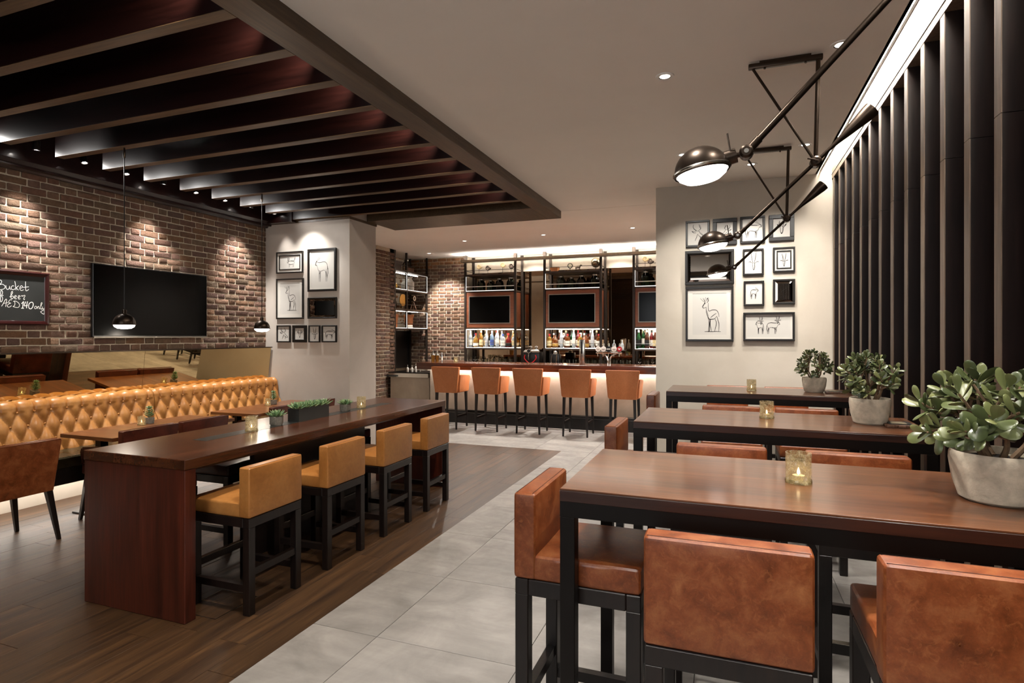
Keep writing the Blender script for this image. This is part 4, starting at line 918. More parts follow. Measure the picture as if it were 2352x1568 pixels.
tk = thing('tea_kettle', 'old brass kettle with arched handle on the alcove shelf', 'kettle', (ax, ay+.25, 2.545)); part('body', 'brass', tk, lathe, [(.07, 0), (.095, .04), (.08, .12), (.03, .15), (.015, .17)], 18); part('handle', 'steel', tk, lambda bm: tube(bm, spl([(0, -.07, .10), (0, -.06, .22), (0, .06, .22), (0, .07, .10)], 6), .008, 6)); part('spout', 'brass', tk, tube, [(.0, .08, .06), (.02, .15, .12)], [.018, .010], 8)
ap = thing('arched_clock', 'dark arched mantel ornament on the alcove shelf', 'ornament', (ax, ay+.25, 2.15)); part('arch', 'bronze', ap, lambda bm: tube(bm, spl([(0, -.10, 0), (0, -.09, .14), (0, 0, .21), (0, .09, .14), (0, .10, 0)], 6), .014, 8)); part('dial', 'cream', ap, lambda bm: tube(bm, [(0, 0, .10), (.012, 0, .10)], .05, 20)); part('foot', 'black_metal', ap, box, -.05, .05, -.13, .13, 0, .015)
# ================================================================== LAMPS
def swing_lamp(y, label, J=(.505, 0, 2.655)):
    t_ = thing('swing_arm_lamp', label, 'lamp', (0, y, 0), 0, 'swing-arm lamps over the high tables')
    J = Vector(J); E_ = Vector((.062, 0, 2.235)); d = (J-E_).normalized()
    part('ceiling_bar', 'bronze', t_, box, .125, .545, -.018, .018, ZC-.045, ZC-.012, .008, 2); part('ceiling_plate', 'bronze', t_, box, .19, .48, -.012, .012, ZC-.013, ZC-.001)
    for x in (.22, .45): part('bolt', 'bronze', t_, lathe, [(.007, -.012), (.007, 0)], 8, (x, -.012, ZC-.045))
    part('drop_rod', 'bronze', t_, tube, [(J.x+.015, 0, ZC-.03), (J.x, 0, J.z)], .013, 10); part('brace_rod', 'bronze', t_, tube, [(.145, 0, ZC-.03), (J.x, 0, J.z)], .0085, 10)
    hub = part('joint', 'bronze', t_, lambda bm: tube(bm, [(J.x, -.035, J.z), (J.x, -.028, J.z), (J.x, .028, J.z), (J.x, .035, J.z)], [.022, .032, .032, .022], 20)); part('wing_nut', 'bronze', hub, lambda bm: (tube(bm, [(J.x, -.035, J.z), (J.x, -.055, J.z)], .010, 10), tube(bm, [(J.x-.05, -.05, J.z+.015), (J.x+.01, -.05, J.z-.003)], .006, 8)))
    part('arm', 'bronze', t_, tube, [E_, J, J+d*.13], .0115, 12)
    part('arm_collar', 'bronze', t_, tube, [E_+d*.02, E_+d*.06], .0145, 12)
    C0 = J+d*.10; C1 = J+d*.41
    part('counterweight', 'bronze', t_, tube, [C0, C0+d*.06, C1-d*.03, C1], [.010, .015, .046, .047], 18)
    el = part('elbow', 'bronze', t_, lambda bm: tube(bm, [(E_.x, -.024, E_.z), (E_.x, -.018, E_.z), (E_.x, .018, E_.z), (E_.x, .024, E_.z)], [.016, .023, .023, .016], 18)); part('elbow_bolt', 'steel', el, lambda bm: tube(bm, [(E_.x, -.028, E_.z), (E_.x, -.023, E_.z)], .008, 12))
    # shade, turned a little towards the table's middle
    S = Vector((-.085, 0, 2.185)); tilt = R(-9); mt = Matrix.Translation(S) @ Matrix.Rotation(tilt, 4, 'Y')
    def tr(bm, n0): 
        for v in list(bm.verts)[n0:]: v.co = mt @ v.co
    def shade(bm):
        P = [(.094*math.cos(a), .086*math.sin(a)) for a in [i_*PI/2/9 for i_ in range(10)]]
        lathe(bm, [(.094, -.010), (.097, -.008), (.097, .0)] + P, 32, close=False)
        lathe(bm, [(.090, -.008), (.090, 0)] + [(.089*math.cos(a), .081*math.sin(a)) for a in [i_*PI/2/6 for i_ in range(7)]], 24, close=False); tr(bm, 0)
    sh = part('shade', 'bronze', t_, shade)
    def rim(bm): lathe(bm, [(.098, -.006), (.1005, -.003), (.1005, .002), (.098, .005)], 32, close=False); tr(bm, 0)
    part('rim', 'steel', sh, rim)
    def lens(bm): lathe(bm, [(.089, -.002), (.082, -.018), (.062, -.032), (.03, -.040), (.0, -.042)], 28, close=False); tr(bm, 0)
    part('glass_lens', 'lamp_glow', sh, lens)
    part('neck', 'bronze', t_, tube, [S+Vector((.075, 0, .035)), S+Vector((.115, 0, .045))], .026, 14); part('socket_link', 'bronze', t_, tube, [S+Vector((.112, 0, .044)), E_], .010, 10)
    part('switch_rod', 'bronze', t_, tube, [S+Vector((.095, -.02, .055)), S+Vector((.085, -.03, .115))], .003, 6)
    spot((S.x, y, S.z-.06), (S.x+.12, y, 0), 22, 120, .8, NEUT, .07)
swing_lamp(2.17, 'bronze swing-arm lamp hanging over the high table farthest from the bar', (.535, 0, 2.735))
swing_lamp(3.95, 'bronze swing-arm lamp hanging over the middle high table')
swing_lamp(5.78, 'bronze swing-arm lamp hanging over the high table closest to the prints')
def pendant(x, y, zb, label):
    t_ = thing('pendant_lamp', label, 'lamp', (x, y, zb), 0, 'small pendant lamps over the banquette tables')
    part('cord', 'black_metal', t_, tube, [(0, 0, .165), (0, 0, ZB-zb-.05)], .004, 6); part('ceiling_hook', 'bronze', t_, tube, [(0, 0, ZB-zb-.09), (0, 0, ZB-zb-.06), (0, 0, ZB-zb)], [.008, .012, .006], 8)
    def sh(bm): lathe(bm, [(.087, .035), (.090, .038), (.086, .045)] + [(.085*math.cos(a)**.9, 0.045+.088*math.sin(a)) for a in [i_*1.42/8 for i_ in range(9)]] + [(.018, .134), (.018, .165), (.006, .17)], 28, close=False)
    s_ = part('shade', 'bronze', t_, sh); part('glass_lens', 'lamp_glow', s_, lathe, [(.082, .038), (.075, .02), (.05, .004), (.0, 0)], 24, close=False)
    l = bpy.data.lights.new('pendant_light', 'POINT'); l.energy = 5; l.color = WARM; l.shadow_soft_size = .06; o = bpy.data.objects.new('pendant_light', l); COL.objects.link(o); o.location = (x, y, zb-.07)
pendant(-4.88, 3.5165, 1.655, 'small dome pendant lamp on a thin cord in front of the television')
pendant(-5.0, 5.2185, 1.64, 'small dome pendant lamp on a thin cord near the brick corner by the pillar')
# ================================================================== TELEVISION AND CHALKBOARD ON THE BRICK WALL
tvb = thing('television', 'large dark flat television mounted on the brick wall', 'television', (XW, 4.128, 1.58))
part('screen', 'screen', tvb, box, .056, .060, .012, 1.40, .02, .765); part('body', 'bezel', tvb, box, .02, .056, 0, 1.411, .005, .775, .003, 1); part('lower_strip', 'bezel_grey', tvb, box, .054, .062, .01, 1.40, -.004, .008); part('logo_dot', 'white_metal', tvb, box, .062, .063, .70, .72, -.001, .004); part('wall_mount', 'black_metal', tvb, box, .003, .02, .5, .9, .2, .6)
cbd = thing('chalkboard', 'framed chalkboard with white handwriting hung on the brick wall', 'chalkboard', (XW, 0, 0)); CY0, CY1, CZ0, CZ1 = 2.88, 3.732, 1.697, 2.205
part('slate', 'chalkboard', cbd, box, .006, .022, CY0+.02, CY1-.02, CZ0+.02, CZ1-.02)
def fr_side(bm, a0, a1, b0, b1, horiz):
    w_ = .042; prof = [(.004, 0), (.03, .0), (.042, .012), (.036, .028), (.024, w_), (.004, w_)]
    b = bmesh.new(); A = []; B = []
    for (x, o_) in prof:
        if horiz == 'B': A.append((x, a0+o_, b0+o_)); B.append((x, a1-o_, b0+o_))
        if horiz == 'T': A.append((x, a0+o_, b1-o_)); B.append((x, a1-o_, b1-o_))
        if horiz == 'L': A.append((x, a0+o_, b0+o_)); B.append((x, a0+o_, b1-o_))
        if horiz == 'R': A.append((x, a1-o_, b0+o_)); B.append((x, a1-o_, b1-o_))
    A = [b.verts.new(p) for p in A]; B = [b.verts.new(p) for p in B]; n = len(A)
    b.faces.new(A); b.faces.new(B[::-1])
    for i_ in range(n): b.faces.new((A[i_], A[(i_+1) % n], B[(i_+1) % n], B[i_]))
    bmesh.ops.recalc_face_normals(b, faces=b.faces[:]); add_bm(bm, b)
for h_ in 'BTLR': part('frame_side', 'frame_red', cbd, fr_side, CY0, CY1, CZ0, CZ1, h_)
# handwriting, laid out on a sheet 1042 x 1190 units wide over the visible slate
def sheet(x, y):
    top = 255+90*x/1042; return (3.32+x*.412/1042, 2.205-(y-top)/(1447-top)*.508)
def ribbon(bm, pts, wd, f):
    """flat stroke: pts 2-D, f maps (a, b) to a 3-D point"""
    P = [Vector(p) for p in pts]; L_, R_ = [], []
    for i_, p in enumerate(P):
        d = (P[min(i_+1, len(P)-1)]-P[max(i_-1, 0)]); d = d.normalized() if d.length > 1e-9 else Vector((1, 0)); n_ = Vector((-d.y, d.x))
        w_ = wd[min(i_, len(wd)-1)] if isinstance(wd, list) else wd
        L_.append(bm.verts.new(f(*(p+n_*w_/2)))); R_.append(bm.verts.new(f(*(p-n_*w_/2))))
    for i_ in range(len(P)-1): bm.faces.new((L_[i_], L_[i_+1], R_[i_+1], R_[i_]))
TXT = {
 'Bucket': [[(-60, 520), (-50, 600), (-45, 700)], [(-70, 530), (-20, 485), (35, 500), (38, 545), (-10, 598), (-40, 605)], [(-20, 600), (55, 578), (110, 618), (98, 668), (30, 695), (-50, 690)],
   [(128, 600), (134, 660), (160, 690), (190, 668), (202, 612)], [(202, 612), (205, 660), (225, 693)], [(292, 615), (258, 610), (234, 650), (250, 688), (290, 690), (312, 668)],
   [(305, 510), (318, 560), (325, 640), (332, 702)], [(388, 605), (350, 640), (336, 652), (352, 668), (384, 702)], [(402, 662), (450, 650), (470, 628), (445, 606), (416, 632), (412, 680), (445, 708), (492, 690)],
   [(530, 515), (530, 600), (535, 690), (546, 714), (575, 702), (600, 678)], [(480, 642), (540, 634), (600, 628)]],
 'of': [[(-40, 800), (-75, 830), (-70, 880), (-35, 880), (-20, 840), (-40, 800)], [(-25, 830), (20, 830), (55, 790), (60, 735), (40, 712), (24, 745), (20, 830), (18, 930), (32, 957), (55, 925), (62, 870), (45, 838), (78, 812)]],
 'beer': [[(205, 850), (242, 800), (266, 748), (250, 730), (234, 760), (228, 840), (238, 886), (266, 880), (280, 846), (262, 826), (236, 846)], [(292, 862), (325, 850), (340, 827), (316, 816), (300, 846), (312, 886), (348, 882)], [(366, 862), (400, 852), (415, 828), (390, 817), (376, 846), (388, 890), (424, 882)], [(438, 832), (460, 815), (472, 832), (500, 810), (520, 820), (506, 850), (490, 880), (500, 904), (516, 886)]],
 'AED': [[(40, 1050), (66, 1010), (110, 920), (135, 895), (142, 930), (132, 1000), (122, 1060)], [(70, 988), (140, 976), (172, 970)], [(246, 916), (210, 910), (186, 945), (196, 975), (226, 980), (182, 1000), (156, 1035), (172, 1065), (210, 1060), (240, 1032)], [(296, 930), (310, 980), (300, 1030), (266, 1055)], [(276, 946), (322, 936), (380, 970), (406, 1020), (386, 1064), (340, 1072), (268, 1052)]],
 'only': [[(746, 1036), (723, 1060), (727, 1090), (755, 1090), (770, 1060), (748, 1036)], [(782, 1046), (786, 1096)], [(786, 1070), (810, 1042), (822, 1060), (822, 1094), (842, 1088)], [(844, 1082), (870, 1020), (888, 972), (872, 964), (858, 1010), (852, 1080), (870, 1104), (888, 1088)], [(896, 1046), (892, 1090), (910, 1100), (930, 1085)], [(941, 1055), (936, 1120), (936, 1190), (916, 1205), (862, 1170), (857, 1155), (890, 1136), (936, 1110)]]}
BOLD = [[(445, 992), (490, 945), (478, 1000), (468, 1085)], [(440, 1086), (496, 1086)], [(532, 945), (502, 1030), (540, 1030), (578, 1020)], [(572, 940), (558, 1010), (550, 1086)], [(640, 960), (606, 990), (596, 1050), (612, 1090), (650, 1094), (684, 1050), (694, 990), (672, 956), (640, 960)]]
for wd_, st in TXT.items():
    bm = bmesh.new()
    for s_ in st: ribbon(bm, spl(s_, 5), 12 if wd_ in ('Bucket', 'of', 'beer') else 11, lambda x, y: (.0228,) + sheet(x, y))
    obj('lettering', mesh(bm, 0), 'chalk', cbd, label='white chalk word "%s"' % wd_)
bm = bmesh.new()
for s_ in BOLD: ribbon(bm, spl(s_, 5), 17, lambda x, y: (.0228,) + sheet(x, y))
obj('lettering', mesh(bm, 0), 'chalk', cbd, label='bold white chalk number "140"')
# ================================================================== FRAMED DRAWINGS
# strokes in a unit square (x right, y up)
STAND = [[(.30, .93), (.36, .84), (.35, .78), (.28, .70), (.33, .66), (.42, .69)], [(.20, .92), (.33, .83)], [(.36, .84), (.40, .95)], [(.41, .84), (.47, .93), (.49, .84), (.44, .80)], [(.42, .69), (.43, .56), (.48, .44), (.54, .37)], [(.50, .80), (.50, .66), (.53, .58), (.66, .61), (.80, .60), (.88, .52), (.90, .42)], [(.47, .48), (.49, .40), (.53, .36), (.66, .36), (.74, .38), (.82, .44)], [(.58, .40), (.68, .46), (.80, .52)], [(.51, .38), (.53, .24), (.51, .04), (.49, .03)], [(.57, .37), (.57, .30), (.58, .18), (.63, .03)], [(.56, .37), (.55, .22), (.55, .04)], [(.74, .38), (.80, .28), (.78, .16), (.73, .03)], [(.82, .44), (.87, .32), (.90, .22), (.89, .03)], [(.36, .03), (.46, .035), (.60, .03), (.80, .035), (.97, .03)], [(.36, .78), (.385, .785), (.39, .77)]]
ORYX = [[(.95, .80), (.70, .97)], [(.93, .78), (.64, .93)], [(.86, .78), (.93, .80), (.99, .70), (.97, .66), (.90, .66), (.84, .58)], [(.86, .78), (.78, .76), (.60, .76), (.38, .78), (.22, .74), (.12, .62), (.10, .48)], [(.84, .58), (.78, .48), (.62, .44), (.40, .48), (.30, .46)], [(.14, .62), (.10, .40), (.12, .24)], [(.22, .52), (.20, .38), (.16, .22), (.17, .06)], [(.30, .46), (.25, .34), (.24, .06)], [(.64, .44), (.66, .30), (.64, .06)], [(.74, .46), (.73, .30), (.72, .06)], [(.66, .42), (.70, .34), (.68, .42)], [(.93, .74), (.945, .745)]]
HEADF = [[(.42, .60), (.30, .78), (.34, .98)], [(.58, .60), (.70, .78), (.66, .98)], [(.40, .58), (.22, .66), (.12, .74), (.24, .58), (.38, .52)], [(.60, .58), (.78, .66), (.88, .74), (.76, .58), (.62, .52)], [(.40, .58), (.38, .42), (.44, .18), (.50, .10), (.56, .18), (.62, .42), (.60, .58), (.50, .62), (.40, .58)], [(.42, .44), (.46, .41)], [(.58, .44), (.54, .41)], [(.46, .17), (.50, .14), (.54, .17)]]
HEADL = [[(.44, .40), (.36, .70), (.28, 1.0)], [(.56, .40), (.64, .70), (.72, 1.0)], [(.42, .40), (.20, .48), (.10, .44)], [(.58, .40), (.80, .48), (.90, .44)], [(.42, .40), (.42, .24), (.48, .06), (.52, .06), (.58, .24), (.58, .40), (.50, .43), (.42, .40)], [(.44, .28), (.47, .26)], [(.56, .28), (.53, .26)]]
HEAD3 = [[(.40, .62), (.24, .74), (.18, .88), (.22, 1.0)], [(.44, .64), (.30, .70), (.20, .80)], [(.52, .64), (.66, .72), (.60, .90), (.56, 1.0)], [(.40, .60), (.20, .58), (.10, .62), (.22, .52), (.38, .52)], [(.42, .60), (.56, .60), (.70, .44), (.90, .28), (.88, .20), (.74, .24), (.56, .34), (.48, .44)], [(.48, .44), (.40, .24), (.30, .05)], [(.62, .32), (.66, .18), (.62, .05)], [(.58, .48), (.62, .46)]]
ORYXB = [[(s*.5, .05+u*.9) for s, u in q] for q in [[(.9, .95), (.75, .75)]]]
def shift(st, x0, sx, y0=0, sy=1): return [[(x0+sx*a, y0+sy*b) for a, b in s_] for s_ in st]
def mirrored(st): return [[(1-a, b) for a, b in s_] for s_ in st]
SHORT = [[(.30, .60), (.26, .80), (.30, .95)], [(.34, .60), (.38, .78), (.36, .95)], [(.24, .62), (.34, .62), (.32, .50), (.24, .42), (.22, .50), (.24, .62)], [(.34, .58), (.50, .60), (.70, .58), (.82, .56), (.86, .40)], [(.34, .44), (.40, .30), (.60, .28), (.78, .34)], [(.38, .30), (.36, .02)], [(.44, .29), (.45, .02)], [(.74, .33), (.72, .02)], [(.84, .44), (.80, .02)], [(.84, .56), (.90, .75), (.95, .95)]]
def picture(loc_y, x0, x1, z0, z1, label, strokes, fw=.022, kind='print', mat_w=.0, inner=False, area=(.1, .9, .08, .92), facing=-1, group=None, sw=.0052, deep=.03):
    t_ = thing('framed_print' if kind == 'print' else 'framed_mirror', label, 'picture' if kind == 'print' else 'mirror', (x0, loc_y, z0), 0, group); W_, H_ = x1-x0, z1-z0
    def fr(bm):
        for a in ((0, W_, 0, fw), (0, W_, H_-fw, H_), (0, fw, fw, H_-fw), (W_-fw, W_, fw, H_-fw)): box(bm, a[0], a[1], -deep, -.002, a[2], a[3], .003, 1)
    part('frame', 'frame_black', t_, fr)
    if kind == 'mirror':
        bv = .03
        def gl(bm):
            a, b, c_, d_ = fw-.002, W_-fw+.002, fw-.002, H_-fw+.002
            o_ = [bm.verts.new(p) for p in ((a, -.010, c_), (b, -.010, c_), (b, -.010, d_), (a, -.010, d_))]; i2 = [bm.verts.new(p) for p in ((a+bv, -.015, c_+bv), (b-bv, -.015, c_+bv), (b-bv, -.015, d_-bv), (a+bv, -.015, d_-bv))]
            bm.faces.new(i2)
            for k in range(4): bm.faces.new((o_[k], o_[(k+1) % 4], i2[(k+1) % 4], i2[k]))
        bm = bmesh.new(); gl(bm); obj('mirror_glass', mesh(bm, 0), 'mirror_small', t_); part('backing', 'frame_black', t_, box, fw*.5, W_-fw*.5, -.008, -.002, fw*.5, H_-fw*.5); return
    part('backing', 'mat_board', t_, box, fw*.5, W_-fw*.5, -.012, -.002, fw*.5, H_-fw*.5)
    a0, a1, b0, b1 = fw, W_-fw, fw, H_-fw
    if mat_w:
        part('mount', 'mat_board', t_, lambda bm: ring(bm, a0, a1, 0, 1, 0, 1, 1) if False else [box(bm, *q) for q in ((a0, a1, -.016, -.012, b0, b0+mat_w), (a0, a1, -.016, -.012, b1-mat_w, b1), (a0, a0+mat_w, -.016, -.012, b0+mat_w, b1-mat_w), (a1-mat_w, a1, -.016, -.012, b0+mat_w, b1-mat_w))])
        if inner:
            e = .012; q0, q1, r0, r1 = a0+mat_w, a1-mat_w, b0+mat_w, b1-mat_w
            part('inner_frame', 'frame_black', t_, lambda bm: [box(bm, *q) for q in ((q0, q1, -.022, -.012, r0, r0+e), (q0, q1, -.022, -.012, r1-e, r1), (q0, q0+e, -.022, -.012, r0+e, r1-e), (q1-e, q1, -.022, -.012, r0+e, r1-e))]); a0, a1, b0, b1 = q0+e, q1-e, r0+e, r1-e
        else: a0, a1, b0, b1 = a0+mat_w, a1-mat_w, b0+mat_w, b1-mat_w
    part('paper', 'paper', t_, box, a0, a1, -.013, -.0122, b0, b1)
    bm = bmesh.new(); w_, h_ = a1-a0, b1-b0
    X0, X1, Y0, Y1 = a0+w_*area[0], a0+w_*area[1], b0+h_*area[2], b0+h_*area[3]
    for s_ in strokes:
        pts = spl([(X0+(X1-X0)*a, Y0+(Y1-Y0)*b) for a, b in s_], 5); n = len(pts)
        ribbon(bm, pts, [sw*(.55+.6*math.sin(PI*i_/max(1, n-1))) for i_ in range(n)], lambda x, z: (x, -.0137, z))
        if rnd.random() < .6: ribbon(bm, [p+Vector((sw*1.4, sw*.8)) for p in pts[n//4:3*n//4]], sw*.5, lambda x, z: (x, -.0137, z))
    obj('drawing', mesh(bm, 0), 'ink', t_)
GL, GR = 'framed animal drawings on the pillar', 'framed animal drawings on the end wall'
picture(YP, -6.043, -5.574, 2.481, 2.786, 'small landscape print of two deer in a double frame on the pillar', SHORT, .018, mat_w=.03, inner=True, area=(.25, .8, .1, .95), group=GL)
picture(YP, -5.491, -5.015, 2.209, 2.801, 'tall print of a long-horned antelope, highest on the pillar', mirrored(ORYX), .03, mat_w=.02, area=(.2, .82, .12, .9), group=GL)
picture(YP, -6.043, -5.566, 1.832, 2.405, 'tall print of a standing young deer on the pillar', STAND, .02, mat_w=.045, area=(.06, .86, .10, .96), group=GL)
picture(YP, -5.491, -5.008, 1.833, 2.124, 'landscape mirror in a black frame among prints on the pillar', [], .018, 'mirror', group=GL)
picture(YP, -6.035, -5.794, 1.501, 1.743, 'small print of an antelope head with curled horns on the pillar', HEAD3, .018, group=GL)
picture(YP, -5.756, -5.514, 1.502, 1.742, 'small print of an antelope face in a wide black frame on the pillar', HEADF, .04, group=GL, area=(.15, .85, .1, .9))
picture(YP, -5.476, -5.284, 1.503, 1.740, 'small narrow print of an oryx face with straight horns on the pillar', HEADL, .016, group=GL, area=(.12, .88, .1, .95))
picture(YP, -5.254, -5.008, 1.505, 1.739, 'small print of a walking oryx in profile on the pillar', ORYX, .018, group=GL, area=(.1, .95, .1, .85))
picture(YF, -.446, -.186, 2.605, 2.905, 'print of a horned antelope head, outermost of the top row on the end wall', HEAD3, .022, group=GR, area=(.14, .9, .15, .92))
picture(YF, -.153, .103, 2.613, 2.908, 'print of an antelope head in a stepped frame on the end wall', mirrored(HEAD3), .042, group=GR, area=(.25, .95, .2, .85), sw=.0042)
picture(YF, .135, .389, 2.618, 2.912, 'print of a full oryx in profile in the top row on the end wall', ORYX, .024, group=GR, area=(.06, .94, .06, .88))
picture(YF, .428, .678, 2.625, 2.911, 'print of a lyre-horned antelope head in a wide frame nearest the slats', HEADF, .042, group=GR, area=(.15, .85, .1, .9))
picture(YF, -.451, .072, 2.174, 2.560, 'wide black-framed mirror on the end wall', [], .03, 'mirror', group=GR, deep=.05)
picture(YF, .162, .375, 2.262, 2.553, 'print of an oryx face with long horns in a single frame', HEADL, .02, group=GR, area=(.15, .9, .12, .95))
picture(YF, .467, .686, 2.286, 2.556, 'print of an oryx face in a double frame beside the slats', HEADL, .018, mat_w=.018, inner=True, group=GR, area=(.12, .9, .05, .9))
picture(YF, .171, .380, 1.925, 2.200, 'small print of an oryx head and shoulder between two mirrors on the end wall', ORYX, .02, group=GR, area=(.25, .75, .2, .8), sw=.004)
picture(YF, .467, .686, 1.938, 2.209, 'small black-framed mirror reflecting the slats on the end wall', [], .02, 'mirror', group=GR)
picture(YF, -.446, .067, 1.532, 2.150, 'large print of a standing young deer on the end wall', STAND, .024, mat_w=.05, group=GR, area=(.08, .86, .05, .95), sw=.0058, deep=.04)
picture(YF, .167, .682, 1.539, 1.852, 'landscape print of two long-horned oryx on the end wall', shift(mirrored(ORYX), .20, .20, 0, .85) + shift(ORYX, .42, .34, 0, .85) + shift(HEADL, .24, .16, .55, .45) + shift(HEADL, .62, .18, .60, .42), .022, mat_w=.02, group=GR, area=(.0, 1.0, .1, .98), sw=.0044, deep=.04)
# ================================================================== THINGS ON THE TABLES
def candle(x, y, z, label, s=1., group='candle glasses', lit=True):
    t_ = thing('candle_glass', label, 'candle holder', (x, y, z), rnd.uniform(0, 6), group)
    part('glass', 'mercury_glass', t_, lathe, [(0, 0), (.036*s, 0), (.04*s, .003), (.0405*s, .102*s), (.038*s, .102*s), (.0372*s, .008), (0, .006)], 28, close=False)
    part('base', 'clear_glass', t_, lathe, [(.0, .001), (.0415*s, .001), (.042*s, .008), (.0405*s, .014)], 28, close=False)
    c_ = part('tealight', 'wax', t_, lathe, [(.019*s, .008), (.019*s, .026), (.0, .025)], 16); part('flame', 'flame', c_, lathe, [(.001, .026), (.0055*s, .033), (.004*s, .042), (.0006, .052)], 8)
candle(.226, 2.173, 1.102, 'mottled gold candle glass on the high table farthest from the bar', 1.)
candle(.223, 3.799, 1.102, 'mottled gold candle glass on the middle high table', 1.)
candle(.205, 5.636, 1.102, 'mottled gold candle glass on the high table closest to the prints', 1.)
candle(-3.215, 3.256, .911, 'mottled gold candle glass on the long table beside its end-panel succulent', 1.05)
candle(-3.262, 4.66, .911, 'mottled gold candle glass on the bar side of the long table', 1.05)
candle(-5.294, 3.985, .735, 'candle glass next to a succulent on the table under the television', .85)
candle(-5.314, 5.642, .735, 'candle glass next to a succulent on the table by the pillar', .85)
candle(-4.68, 9.62, 1.105, 'yellow candle glass on the bar counter in front of the brick wall', .9)
# leaves
def leaf_mesh(L, W_, T, curve, seed=0, ns=6, nu=7):
    U = [0, .12, .30, .50, .70, .86, .96, 1.0][:nu+1] if nu == 7 else [i_/nu for i_ in range(nu+1)]
    P = [.10, .22, .55, .88, 1.0, .84, .50, .08] if nu == 7 else [.15, .7, 1.0, .6, .05]
    bm = bmesh.new(); rows = []
    for u, pw_ in zip(U, P):
        w_ = W_*pw_; z = curve*u*u*L; row = []
        for k in range(ns):
            a = 2*PI*k/ns; row.append(bm.verts.new((u*L, math.cos(a)*w_*.5, z+math.sin(a)*T*.5*(pw_*.8+.15))))
        rows.append(row)
    for a, b in zip(rows, rows[1:]):
        for k in range(ns): bm.faces.new((a[k], a[(k+1) % ns], b[(k+1) % ns], b[k]))
    bm.faces.new(rows[0][::-1]); bm.faces.new(rows[-1])
    return mesh(bm, 70)
JL = [leaf_mesh(1, .54, .12, c_) for c_ in (.10, -.05, .20, -.15)]
def jade(x, y, z, label, seed, ph, pr, spread, height, leaf, nbr, thin=1.):
    r_ = random.Random(seed); t_ = thing('potted_jade_plant', label, 'plant', (x, y, z), 0, 'potted jade plants on the high tables')
    part('pot', 'concrete', t_, lathe, [(0, 0), (pr*.70, 0), (pr*.80, .008), (pr*.93, ph*.40), (pr, ph*.80), (pr*.99, ph*.94), (pr*.955, ph), (pr*.91, ph*.985), (pr*.88, ph*.86), (0, ph*.86)], 40, close=False)
    part('soil', 'soil', t_, lathe, [(pr*.89, ph*.84), (pr*.5, ph*.875), (0, ph*.88)], 24, close=False)
    bm = bmesh.new(); tips = []; nt = 5
    C = Vector((0, 0, ph*.86 + height*.30))
    for k in range(nt):
        a = 2*PI*k/nt + r_.uniform(-.4, .4); b0 = Vector((math.cos(a)*pr*.30, math.sin(a)*pr*.30, ph*.86)); tip = b0 + Vector((math.cos(a)*spread*.22, math.sin(a)*spread*.22, height*r_.uniform(.25, .38))); mid = (b0+tip)/2 + Vector((r_.uniform(-.01, .01), r_.uniform(-.01, .01), 0))
        path = spl([b0, mid, tip], 4); tube(bm, path, [.0100*thin*(1-.05*i_) for i_ in range(len(path))], 7)
        for j in range(nbr):
            aa = a + r_.uniform(-.95, .95); el = R(-8 + 88*((j+r_.random())/nbr)); f_ = r_.uniform(.82, 1.0)
            e = C + Vector((math.cos(aa)*math.cos(el)*spread*f_, math.sin(aa)*math.cos(el)*spread*f_, math.sin(el)*height*.66*f_)); st = tip.lerp(mid, r_.uniform(0, .35)); m_ = st.lerp(e, .5) + Vector((0, 0, .012*r_.uniform(-1, 1)))
            pth = spl([st, m_, e], 4); tube(bm, pth, [.0060*thin*(1-.06*i_) for i_ in range(len(pth))], 6)
            tips.append((pth[-1], (e-m_).normalized(), 4)); 
            if r_.random() < .6: tips.append((pth[len(pth)//2+1], ((e-m_).normalized() + Vector((r_.uniform(-1, 1), r_.uniform(-1, 1), r_.uniform(-.3, .8)))).normalized(), 2))
    obj('stem', mesh(bm), 'bark', t_)
    n = 0
    for e, d, nl in tips:
        d = (d + Vector((0, 0, .35))).normalized(); side = d.orthogonal().normalized(); up = d.cross(side)
        for lv in range(nl):
            bp = e - d*(lv*leaf*.24); base = lv*PI/2 + r_.uniform(-.3, .3)
            for s in (0, 1):
                if n >= 295: break
                a = base + s*PI; out = side*math.cos(a) + up*math.sin(a); dirv = (out*(.45+.28*lv) + d*(.85-.22*lv)).normalized(); ln = leaf*r_.uniform(.75, 1.12)*(.8 if lv == 0 else 1)
                zax = (d - dirv*d.dot(dirv)); zax = zax.normalized() if zax.length > .05 else Vector((0, 0, 1)); yax = zax.cross(dirv).normalized(); zax = dirv.cross(yax)
                q = Matrix((dirv, yax, zax)).transposed().to_euler(); obj('leaf', JL[r_.randrange(4)], 'leaf', t_, bp, q, (ln, ln, ln)); n += 1
jade(.765, 2.150, 1.102, 'big-leaved jade plant in a pitted stone pot on the high table farthest from the bar', 11, .148, .120, .215, .27, .072, 6)
jade(.757, 3.777, 1.102, 'jade plant in a round stone pot on the middle high table', 5, .145, .104, .165, .275, .056, 6, .9)
jade(.717, 5.698, 1.102, 'jade plant in a smooth stone pot on the high table closest to the prints', 23, .13, .098, .145, .26, .045, 6, .8)
def rosette(bm, c_, r0, n, rings, rise=1., seed=0):
    r_ = random.Random(seed); lm = leaf_mesh(1, .38, .16, .25, ns=5, nu=4)
    for k in range(rings):
        el = .15 + 1.15*k/rings; ln = r0*(1-.45*k/rings)
        for j in range(max(4, n-k)):
            a = 2*PI*j/max(4, n-k) + k*.4 + r_.uniform(-.15, .15); k0 = len(bm.verts); bm.from_mesh(lm); bm.verts.ensure_lookup_table()
            mt = Matrix.Translation(c_) @ Matrix.Rotation(a, 4, 'Z') @ Matrix.Rotation(-el*rise, 4, 'Y') @ Matrix.Diagonal((ln, ln, ln, 1))
            for v in bm.verts[k0:]: v.co = mt @ v.co
    bpy.data.meshes.remove(lm)
